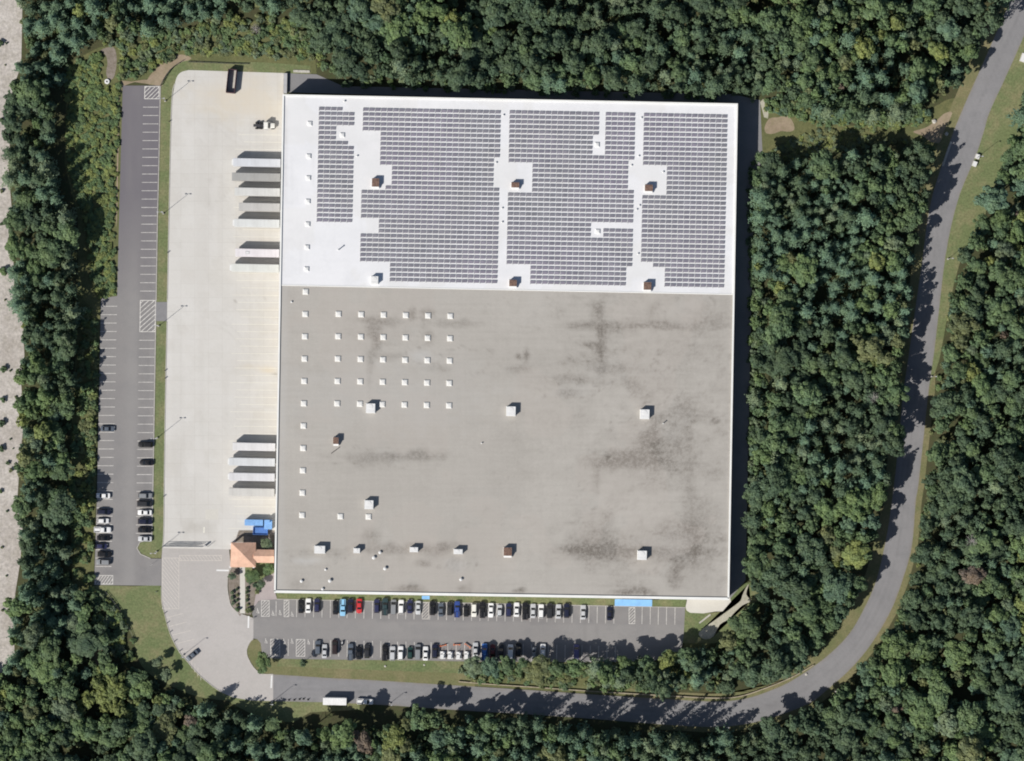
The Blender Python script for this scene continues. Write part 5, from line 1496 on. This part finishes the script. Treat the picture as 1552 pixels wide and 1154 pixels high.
# where no tree stands (photo pixels)
FOREST = {
    'west woods': [(34, -90), (130, -90), (128, 40), (140, 62), (114, 84), (92, 118), (80, 170), (78, 240), (92, 290), (110, 330), (118, 400), (119, 470), (116, 540), (114, 600), (104, 660), (98, 720), (98, 780), (104, 840), (112, 890), (134, 908),
                   (150, 938), (162, 968), (180, 1000), (178, 1020), (10, 1020), (26, 990), (27, 900), (38, 850), (38, 790), (32, 760), (34, 700), (40, 640), (37, 580), (42, 540), (39, 490), (27, 440), (24, 390), (22, 320), (18, 260), (20, 190), (26, 130), (36, 100), (37, 60)],
    'north woods': [(130, -90), (1160, -90), (1160, 146), (1110, 140), (1000, 136), (900, 132), (760, 129), (640, 125), (560, 122), (505, 114), (486, 70), (470, 35), (400, 16), (330, 26), (260, 42), (215, 58), (165, 62), (140, 55)],
    'northeast woods': [(1160, -90), (1572, -90), (1514, 10), (1484, 70), (1460, 116), (1428, 148), (1394, 172), (1340, 182), (1290, 182), (1240, 174), (1196, 158), (1160, 150)],
    'inner woods': [(1144, 236), (1190, 246), (1250, 242), (1310, 226), (1400, 226), (1407, 270), (1392, 330), (1382, 400), (1369, 470), (1358, 550), (1345, 630), (1344, 700), (1336, 760), (1320, 825), (1295, 888), (1264, 946), (1232, 990), (1195, 1014), (1145, 1034), (1080, 1042),
                    (1000, 1040), (920, 1032), (905, 1014), (960, 1000), (1050, 985), (1084, 974), (1108, 952), (1146, 908), (1140, 800), (1142, 500)],
    'outer woods': [(1700, 60), (1554, 140), (1530, 205), (1518, 250), (1494, 290), (1488, 330), (1455, 385), (1446, 430), (1438, 480), (1427, 560), (1417, 640), (1409, 700), (1400, 780), (1392, 830), (1381, 880), (1360, 932), (1333, 979), (1293, 1027), (1236, 1070), (1186, 1092), (1250, 1250), (1700, 1250)],
    'south woods': [(1186, 1092), (1130, 1113), (1060, 1119), (1000, 1112), (900, 1100), (800, 1091), (700, 1086), (620, 1086), (600, 1092), (575, 1104), (540, 1104), (480, 1102), (450, 1108), (420, 1098), (380, 1088), (330, 1072), (290, 1060), (330, 1250), (1250, 1250)],
    'southwest woods': [(-90, 1032), (10, 1030), (190, 1022), (212, 1014), (245, 1044), (290, 1058), (330, 1250), (-90, 1250)],
}
LIM = dict(x=(-70, 1622), y=(-70, 1224))
def edge_dist(poly, x, y):
    best = np.full(np.shape(x), 1e9)
    for i in range(len(poly)):
        x0, y0 = poly[i]; x1, y1 = poly[(i + 1) % len(poly)]
        dx, dy = x1 - x0, y1 - y0
        t = np.clip(((x - x0) * dx + (y - y0) * dy) / (dx * dx + dy * dy + 1e-9), 0, 1)
        best = np.minimum(best, np.hypot(x - x0 - t * dx, y - y0 - t * dy))
    return best
# candidate points, big crowns first, with spacing by crown size
trees = []          # px, py, R, kind, region
TX, TY, TR = np.empty(9000), np.empty(9000), np.empty(9000)
nt_ = 0
for stage, (rlo, rhi, tries) in enumerate(((3.6, 5.0, 620), (2.7, 3.5, 2600), (2.1, 2.8, 7000), (1.6, 2.2, 8000), (1.2, 1.7, 9000))):
    cx = rng.uniform(*LIM['x'], tries); cy = rng.uniform(*LIM['y'], tries); cr = rng.uniform(rlo, rhi, tries)
    reg = np.full(tries, -1)
    for k, (nm, poly) in enumerate(FOREST.items()):
        reg[inside(poly, cx, cy)] = k
    hole = fbm(cx / 34, cy / 30, 35, 2) > .735
    for i in range(tries):
        if reg[i] < 0 or hole[i]: continue
        if nt_:
            d = np.hypot(TX[:nt_] - cx[i], TY[:nt_] - cy[i]) * S
            if np.any(d < (TR[:nt_] + cr[i]) * (.60 if stage < 3 else .52 if stage == 3 else .44)): continue
        TX[nt_], TY[nt_], TR[nt_] = cx[i], cy[i], cr[i]; nt_ += 1
        trees.append([cx[i], cy[i], cr[i], None, list(FOREST)[reg[i]]])
RINA = np.array(rin)
pine_f = fbm(TX[:nt_] / 90, TY[:nt_] / 90, 5, 3)
tone_f = fbm(TX[:nt_] / 130, TY[:nt_] / 130, 15, 3)
high_f = fbm(TX[:nt_] / 52, TY[:nt_] / 46, 25, 3)
for i, t in enumerate(trees):
    x, y, r, _, reg = t
    pf = {'west woods': .50, 'north woods': .42, 'northeast woods': .30, 'inner woods': .45, 'outer woods': .30, 'south woods': .42, 'southwest woods': .25}[reg]
    pine = pine_f[i] + rng.normal() * .10 < pf
    if pine: r = min(r, 3.7); t[2] = r
    t[3] = 'pine' if pine else 'broad'
    q = tone_f[i] + rng.normal() * .09
    if pine: tone = 'blue-green' if q > .45 else ('grey-green' if rng.random() < .3 else 'dark green')
    else:
        if q < .42: tone = 'dark green'
        elif q < .54: tone = 'mid green'
        elif q < .63: tone = 'blue-green' if rng.random() < .4 else 'fresh green'
        else: tone = rng.choice(['olive', 'fresh green', 'mid green', 'yellow-green', 'grey-green'], p=[.22, .28, .22, .12, .16])
    h = (7.6 + r * 1.6) * rng.uniform(.86, 1.12) * (.62 + .80 * float(high_f[i])) + (1.6 if pine else 0)
    h *= {'west woods': 1.05, 'inner woods': .98, 'north woods': 1.0, 'south woods': 1.05, 'outer woods': 1.0, 'northeast woods': 1.15}.get(reg, 1.0)
    if reg == 'inner woods' and y > 960: h *= .92
    dr_ = float(np.min(np.hypot(RINA[:, 0] - x, RINA[:, 1] - y)))
    if reg == 'inner woods' and dr_ < 48 and y < 940: h = (13.2 if y > 330 else 15.5) * rng.uniform(.88, 1.10)
    if reg == 'west woods' and x > 88 and 270 < y < 620: h = 12.8 * rng.uniform(.9, 1.06)
    if reg == 'west woods' and x > 55 and y < 270: h *= .84
    if reg == 'northeast woods' and dr_ < 50: h *= 1.15
    if reg == 'south woods' and y < 1130 and x > 560: h = (14.0 if not 835 < x < 1050 else 21.5) * rng.uniform(.92, 1.07)
    if reg in ('south woods', 'southwest woods') and 200 < x < 430 and y < 1120: h *= .74
    if rng.random() < .005 and not pine: tone = 'rust brown'
    if reg == 'west woods' and y > 620 and x > 70: h *= .74
    if reg in ('west woods', 'southwest woods') and x > 110 and y > 880: h *= .74
    if reg == 'southwest woods' and 120 < x < 200 and y < 1090: tone = 'yellow-green'
    t += [h, tone]
# the ones seen largest become trees of their own, the rest one mass
order = sorted(range(nt_), key=lambda i: -trees[i][2])
def in_view(t): return 4 < t[0] < 1548 and 4 < t[1] < 1150
own, quota = set(), {'pine': 250, 'broad': 290}
for i in order:
    t = trees[i]
    if in_view(t) and quota[t[3]] > 0:
        own.add(i); quota[t[3]] -= 1

LEVEL = {
    'west woods': ('y', [(60, "the yard's top edge"), (165, 'the truck tractor'), (245, 'the topmost semi trailer'), (320, 'the upper dock trailers'), (400, 'the hatched-roof trailer'), (480, 'the asphalt crossing'), (560, 'the rust stain'), (655, 'the lone slate car'), (740, 'the lower dock trailers'), (820, 'the packed cars'), (900, 'the lawn top'), (985, 'the moving car')]),
    'north woods': ('x', [(190, 'the drain chamber'), (300, 'the yard corner'), (380, 'the open container'), (480, 'the narrow array'), (570, 'the first rust unit'), (660, 'the broad array'), (765, 'the middle gap'), (840, 'the middle array'), (910, 'the slot'), (970, 'the right gap'), (1050, 'the rightmost array'), (1130, 'the upper right corner')]),
    'northeast woods': ('x', [(1170, 'the pale footpath'), (1230, 'the dirt patch'), (1290, 'the dirt track'), (1350, 'the track middle'), (1410, 'the track end'), (1470, 'the upper road')]),
    'inner woods': ('y', [(250, 'the clearing'), (330, 'the white roof'), (400, 'the verge lamp'), (470, 'the roof joint'), (540, 'the skylight rows'), (610, 'the central unit'), (680, 'the shaded road'), (750, 'the right stain'), (820, 'the bottom units'), (890, 'the gravel path'), (950, 'the path end'), (1015, 'the guardrail')]),
    'outer woods': ('y', [(170, 'the white cabinets'), (300, 'the upper verge'), (390, 'the verge lamp'), (470, 'the roof joint'), (560, 'the lowest lamp'), (640, 'the shaded road'), (720, 'the right stain'), (800, 'the bottom units'), (870, 'the rust-brown tree'), (940, 'the gravel path'), (1010, 'the bend'), (1080, 'the guardrail'), (1140, 'the bottom edge')]),
    'south woods': ('x', [(340, 'the driveway'), (410, 'the road mouth'), (470, 'the cones'), (540, 'the box trailer'), (600, 'the shaded lamp'), (680, 'the barriers'), (760, 'the blue pickup'), (840, 'the olive tree'), (920, 'the violet van'), (1000, 'the awning'), (1080, 'the bend lamp'), (1160, 'the bend')]),
    'southwest woods': ('x', [(20, 'the sandy strip'), (80, 'the left cars'), (150, 'the bare clearing'), (220, 'the lawn'), (280, 'the moving car'), (340, 'the driveway')]),
}
WORDS = {'broad': 'broadleaf tree', 'pine': 'pine'}
cand = {}
for i in own:
    x, y, r, kind, reg, h, tone = trees[i]
    ax, marks = LEVEL[reg]
    mk = min(marks, key=lambda m: abs(m[0] - (y if ax == 'y' else x)))[1]
    d = float(edge_dist(FOREST[reg], np.array([x]), np.array([y]))[0])
    depth = 'edging' if d < 15 else ('just inside' if d < 40 else ('deep in' if d < 80 else 'farthest into'))
    cand.setdefault((tone, WORDS[kind], depth, reg, mk), []).append(i)
TLAB = {}
for key, ids in cand.items():
    tone, w, depth, reg, mk = key
    base = f'{tone} {w} {depth} the {reg}, by {mk}' if reg in ('west woods', 'x') else f'{tone} {w} {depth} the {reg}, by {mk}'
    ids.sort(key=lambda i: -trees[i][2])
    if len(ids) == 1: TLAB[ids[0]] = (base, None)
    elif len(ids) == 2:
        TLAB[ids[0]] = ('larger ' + base, None); TLAB[ids[1]] = ('smaller ' + base, None)
    elif len(ids) == 3:
        for i, s in zip(ids, ('largest', 'middling', 'smallest')): TLAB[i] = (s + ' ' + base, None)
    else:
        ax = LEVEL[reg][0]
        ids.sort(key=lambda i: trees[i][1 if ax == 'x' else 0])
        names = ('uppermost', 'second', 'third', 'fourth', 'fifth', 'sixth', 'seventh', 'eighth', 'ninth', 'tenth', 'eleventh', 'twelfth') if ax == 'x' else ('leftmost', 'second', 'third', 'fourth', 'fifth', 'sixth', 'seventh', 'eighth', 'ninth', 'tenth', 'eleventh', 'twelfth')
        for k, i in enumerate(ids):
            TLAB[i] = ((names[min(k, 11)] + ' ' + base), None)
for i in sorted(own):
    x, y, r, kind, reg, h, tone = trees[i]
    make_tree(x, y, kind, r * 1.14, h, tone, TLAB[i][0], 'trees of the ' + reg)
for i in own:
    if len(TLAB[i][0].split()) > 16: print('LONG', TLAB[i][0])
print('trees', nt_, len(own))
# the mass of smaller trees and of those beyond the frame
vs, ts = [], []
def push(v, px, py, r_, h_, r0, h0, tint):
    a = rng.uniform(0, 6.28); c, s = math.cos(a), math.sin(a)
    o = np.empty_like(v)
    k = r_ / r0
    o[:, 0] = (v[:, 0] * c - v[:, 1] * s) * k; o[:, 1] = (v[:, 0] * s + v[:, 1] * c) * k; o[:, 2] = v[:, 2] * h_ / h0
    p = P(px, py)
    o[:, 0] += p.x; o[:, 1] += p.y
    vs.append(o); ts.append(np.tile(np.array(tint) * rng.uniform(.85, 1.15), (len(v), 1)))
for i, t in enumerate(trees):
    if i in own: continue
    x, y, r, kind, reg, h, tone = t
    lib, r0, h0 = (PINE_LOW, 3.0, 13.3) if kind == 'pine' else (BROAD_LOW, 3.3, 10.4)
    v_ = lib[rng.integers(len(lib))]
    if r < 2.2: v_ = thin(v_, 380, 1.28)
    push(v_, x, y, r * 1.14, h, r0, h0, TONES[tone])
o = link('woods', mesh_quads('woods', np.concatenate(vs), M['leafmass'], np.concatenate(ts)))
tag(o, 'mass of smaller trees filling in the woods all round the site', 'woods', kind='stuff')
# scrub and undergrowth
vs, ts = [], []
def scatter(poly, n, rlo, rhi, hk, tones, keep=None):
    xs = [p[0] for p in poly]; ys = [p[1] for p in poly]
    x = rng.uniform(min(xs), max(xs), n); y = rng.uniform(min(ys), max(ys), n)
    ok = inside(poly, x, y)
    if keep is not None: ok &= keep(x, y)
    for px, py in zip(x[ok], y[ok]):
        r_ = rng.uniform(rlo, rhi)
        push(SHRUB[rng.integers(len(SHRUB))][:4 * 110], px, py, r_, r_ * hk * rng.uniform(.7, 1.3), 1.15, 1.7, TONES[tones[rng.integers(len(tones))]])
YG = ['yellow-green', 'fresh green', 'fresh green', 'yellow-green', 'mid green']
nogo = lambda x, y: ~inside([(153, 70), (178, 66), (181, 118), (172, 134), (154, 132)], x, y) & ~inside([(182, 124), (248, 100), (275, 80), (480, 90), (480, 130), (182, 135)], x, y)
scatter([(100, 100), (165, 78), (182, 118), (179, 200), (174, 330), (172, 446), (152, 452), (140, 420), (128, 330), (104, 250)], 1250, .7, 1.4, .85, YG, nogo)
scatter([(150, 66), (240, 48), (330, 32), (400, 22), (470, 40), (490, 70), (494, 106), (430, 92), (290, 86), (232, 112), (188, 124), (170, 100)], 900, .8, 1.7, 1.1, ['fresh green', 'mid green', 'grey-green', 'olive', 'yellow-green'], nogo)
scatter([(128, 470), (148, 470), (146, 600), (142, 740), (139, 880), (114, 880), (104, 760), (114, 640)], 420, .7, 1.6, 1.2, ['yellow-green', 'mid green', 'olive', 'fresh green'])
scatter([(1160, 165), (1215, 168), (1260, 184), (1330, 188), (1390, 176), (1400, 190), (1330, 193), (1245, 190)], 260, .5, 1.2, 1.0, YG)
scatter([(1206, 205), (1250, 205), (1320, 206), (1400, 214), (1310, 224), (1250, 236), (1190, 242), (1165, 232), (1200, 210), (1240, 196), (1380, 196)], 700, .5, 1.0, .8, ['yellow-green', 'olive', 'olive', 'grey-green'])
scatter([(696, 1009), (900, 1010), (1034, 1006), (1066, 980), (1040, 1050), (900, 1046), (800, 1038), (700, 1030)], 620, .7, 1.5, 1.3, ['mid green', 'olive', 'fresh green', 'grey-green'])
scatter([(1145, 900), (1100, 960), (1060, 985), (1000, 1045), (1090, 1050), (1160, 1034), (1235, 985)], 160, .8, 1.5, 1.5, ['mid green', 'fresh green', 'blue-green'])
scatter(offset(rout, -22)[40:112] + offset(rout, -8)[40:112][::-1], 1100, .7, 1.4, 1.2, ['mid green', 'olive', 'fresh green', 'yellow-green'])
scatter([(140, 893), (150, 898), (176, 920), (192, 945), (204, 972), (206, 1000), (180, 1006), (150, 940), (130, 905)], 170, .9, 1.8, 1.2, ['mid green', 'fresh green', 'yellow-green', 'grey-green'])
scatter([(1160, 146), (1240, 168), (1400, 166), (1412, 178), (1396, 188), (1240, 186), (1162, 168)], 420, .8, 1.5, 1.2, ['mid green', 'fresh green', 'blue-green', 'yellow-green'])
scatter([(1136, 240), (1152, 236), (1152, 880), (1136, 890)], 330, .9, 1.7, 1.8, ['mid green', 'fresh green', 'grey-green', 'dark green'])
scatter([(500, 118), (1140, 138), (1150, 148), (1140, 152), (500, 131)], 220, .9, 1.6, 1.6, ['mid green', 'fresh green', 'grey-green'])
for nm in ('north woods', 'west woods', 'southwest woods', 'outer woods', 'inner woods', 'northeast woods', 'south woods'):
    scatter(FOREST[nm], 900, 1.0, 1.9, 2.0, ['dark green', 'mid green', 'olive'])
o = link('undergrowth', mesh_quads('undergrowth', np.concatenate(vs), M['leafmass'], np.concatenate(ts)))
tag(o, 'low yellow green scrub and bushes beside the car park and clearing', 'scrub', kind='stuff')

# single trees and shrubs one can point at
for a in (
    (401, 1002, 'broad', 3.2, 7.4, 'fresh green', 'lone leafy tree on the grass island at the driveway mouth'),
    (241, 1001, 'broad', 2.0, 5.2, 'grey-green', 'upper of two small trees on the lawn'),
    (254, 1021, 'broad', 2.2, 5.2, 'grey-green', 'lower of two small trees on the lawn'),
    (461, 1003, 'broad', 1.3, 5.4, 'dark green', 'slim dark sapling at the top of the grass bank'),
    (718, 1007, 'broad', 4.2, 8.6, 'grey-green', 'grey-leaved tree at the left end of the bank thicket'),
    (744, 1007, 'broad', 3.5, 9.4, 'blue-green', 'bluish bush-like tree on the bank below the blue pickup'),
    (769, 1006, 'broad', 3.6, 9.8, 'mid green', 'low green tree on the bank below the shaded white van'),
    (793, 1005, 'broad', 2.9, 9.0, 'mid green', 'small green tree left of the round olive tree'),
    (817, 1012, 'broad', 4.8, 10.5, 'olive', 'round olive tree standing over the shaded cars'),
    (846, 1009, 'broad', 3.3, 11.5, 'mid green', 'slender green tree on the bank right of the olive tree'),
    (872, 1008, 'broad', 3.6, 11.0, 'fresh green', 'bright green tree below the violet van'),
    (902, 1008, 'pine', 3.8, 12.0, 'grey-green', 'feathery pale conifer on the bank right of the violet van'),
    (922, 1020, 'broad', 4.0, 9.0, 'grey-green', 'pale green tree low on the bank above the guardrail'),
    (948, 1003, 'broad', 3.0, 11.5, 'fresh green', 'upright bright green tree on the bank below the blue awning, left'),
    (978, 1001, 'broad', 3.2, 12.0, 'mid green', 'tall green tree on the bank below the end of the staff car park'),
    (1010, 996, 'broad', 3.0, 12.5, 'yellow-green', 'tall yellow-green tree on the bank by the car park corner'),
    (1040, 990, 'broad', 3.2, 12.5, 'mid green', 'tall green tree at the lower right car park corner'),
    (1347, 672, 'broad', 4.3, 19.0, 'dark green', 'towering dark tree whose shadow crosses the whole road at mid-height'),
    (1352, 655, 'broad', 3.2, 17.0, 'mid green', 'tall green tree just above the towering one at the road'),
    (405, 823, 'broad', 2.2, 4.0, 'grey-green', 'green tree in the shaded corner behind the orange roof'),
    (353, 873, 'broad', 1.5, 3.0, 'grey-green', 'small pale tree in the bed left of the front walk'),
    (397, 884, 'broad', 1.5, 3.4, 'grey-green', 'small pale tree beside the forecourt at the building corner'),
    (384, 872, 'broad', 2.8, 3.6, 'fresh green', 'wide clipped round tree on the little lawn by the entrance'),
    (407, 862, 'broad', 1.9, 3.2, 'fresh green', 'bright bush between the orange roof and the building'),
    (1468, 868, 'broad', 4.2, 13.5, 'rust brown', 'rust brown tree in the woods outside the bend'),
    (1352, 1072, 'broad', 2.4, 12, 'rust brown', 'small brownish tree among green ones below the bend'),
    (1355, 187, 'broad', 2.4, 3.6, 'yellow-green', 'bright yellow-green bush in the clearing above the dirt track'),
    (1403, 231, 'broad', 2.4, 11, 'fresh green', 'bright green crown at the upper right tip of the inner woods'),
): make_tree(*a)
def dead_tree(px, py, h, r_, label):
    root = empty('dead_tree', P(px, py, .02), random.uniform(0, 6), label, 'tree')
    mb = MB()
    mb.cyl((0, 0, 0), (0, 0, h), .22, .06, n=7)
    mb.build('trunk', M['dead'], root)
    for i in range(22):
        z = h * (.55 + .44 * i / 22); a = i * 2.4
        L = r_ * (1.15 - .8 * i / 22)
        b = MB(); e = Vector((math.cos(a) * L, math.sin(a) * L, z + .5))
        b.cyl((0, 0, z), e, .08, .03, n=5)
        for s in (-1, 1):
            m_ = Vector((0, 0, z)).lerp(e, .55)
            b.cyl(m_, m_ + Vector((math.cos(a + s * .7) * L * .4, math.sin(a + s * .7) * L * .4, .3)), .04, .02, n=4)
        b.build('branch', M['dead'], root)
dead_tree(1318, 602, 14, 2.6, 'bare grey dead tree at the edge of the inner woods')
dead_tree(1466, 818, 15, 2.4, 'bare grey dead tree above the rust brown one')
dead_tree(388, 46, 4, 2.0, 'bare branching shrub above the open container')
# rows of clipped shrubs by the front walk
k = 0
for x, y, r_, tn, lb in [(359.5, 893, .55, 'dark green', 'topmost shrub of the row left of the front walk'), (360, 902, .5, 'olive', 'second shrub of the row left of the front walk'), (360, 910, .55, 'dark green', 'third shrub of the row left of the front walk'), (360, 917, .5, 'olive', 'fourth shrub of the row left of the front walk'), (360.5, 924, .8, 'dark green', 'lowest shrub of the row left of the front walk'),
                        (375, 892, .6, 'dark green', 'topmost shrub of the row right of the front walk'), (374.6, 898, .6, 'dark green', 'second shrub of the row right of the front walk'), (375, 904, .5, 'olive', 'third shrub of the row right of the front walk'), (374.6, 910, .55, 'dark green', 'fourth shrub of the row right of the front walk'), (375.6, 917, .5, 'olive', 'fifth shrub of the row right of the front walk'), (377, 925, 1.0, 'olive', 'largest shrub, lowest right of the front walk'),
                        (380, 883, .7, 'dark green', 'dark round shrub below the little lawn, left'), (387, 887, .8, 'dark green', 'dark round shrub below the little lawn, middle'), (392, 891, .9, 'mid green', 'dark round shrub below the little lawn, right'), (390, 897, .8, 'olive', 'low shrub beside the forecourt paving'),
                        (352.5, 898, .7, 'grey-green', 'upper grey-green shrub along the driveway bed'), (352.5, 906, .7, 'grey-green', 'middle grey-green shrub along the driveway bed'), (353.5, 914, .7, 'grey-green', 'lower grey-green shrub along the driveway bed')]:
    make_tree(x, y, 'shrub', r_ * 1.1, r_ * 1.7, tn, lb, 'shrubs beside the front walk')
SB = [(1, 66, 1.4), (10, 66, .6), (3, 183, 1.4), (8, 99, .4), (3, 290, .9), (2, 340, .8), (5, 412, 1.9), (8, 455, .5), (6, 560, 1.5), (16, 562, .6), (5, 606, 1.3), (3, 642, 1.6), (16, 666, .5), (2, 680, 1.5), (12, 702, .9), (17, 713, 1.0), (1, 745, 1.0), (11, 775, .6), (3, 830, .6), (24, 602, .6), (10, 873, .5), (20, 680, .4), (25, 640, .4), (4, 925, .7), (14, 955, .5)]
ORD = 'topmost second third fourth fifth sixth seventh eighth ninth tenth eleventh twelfth thirteenth fourteenth fifteenth sixteenth seventeenth eighteenth nineteenth twentieth twenty-first twenty-second twenty-third twenty-fourth lowest'.split()
SB = sorted(((x, y, r * .8) for x, y, r in SB), key=lambda b: b[1])
for n_, (x, y, r_) in enumerate(SB):
    nxt = 'at the left picture edge' if x < 6 else 'out on bare sand'
    make_tree(x, y, 'shrub', r_, r_ * 1.5, random.choice(['dark green', 'olive', 'mid green']), f'{ORD[n_]} bush from the top on the sandy strip, {"big" if r_ > 1.2 else "small" if r_ < .7 else "medium"}, {nxt}', 'bushes on the sandy strip')
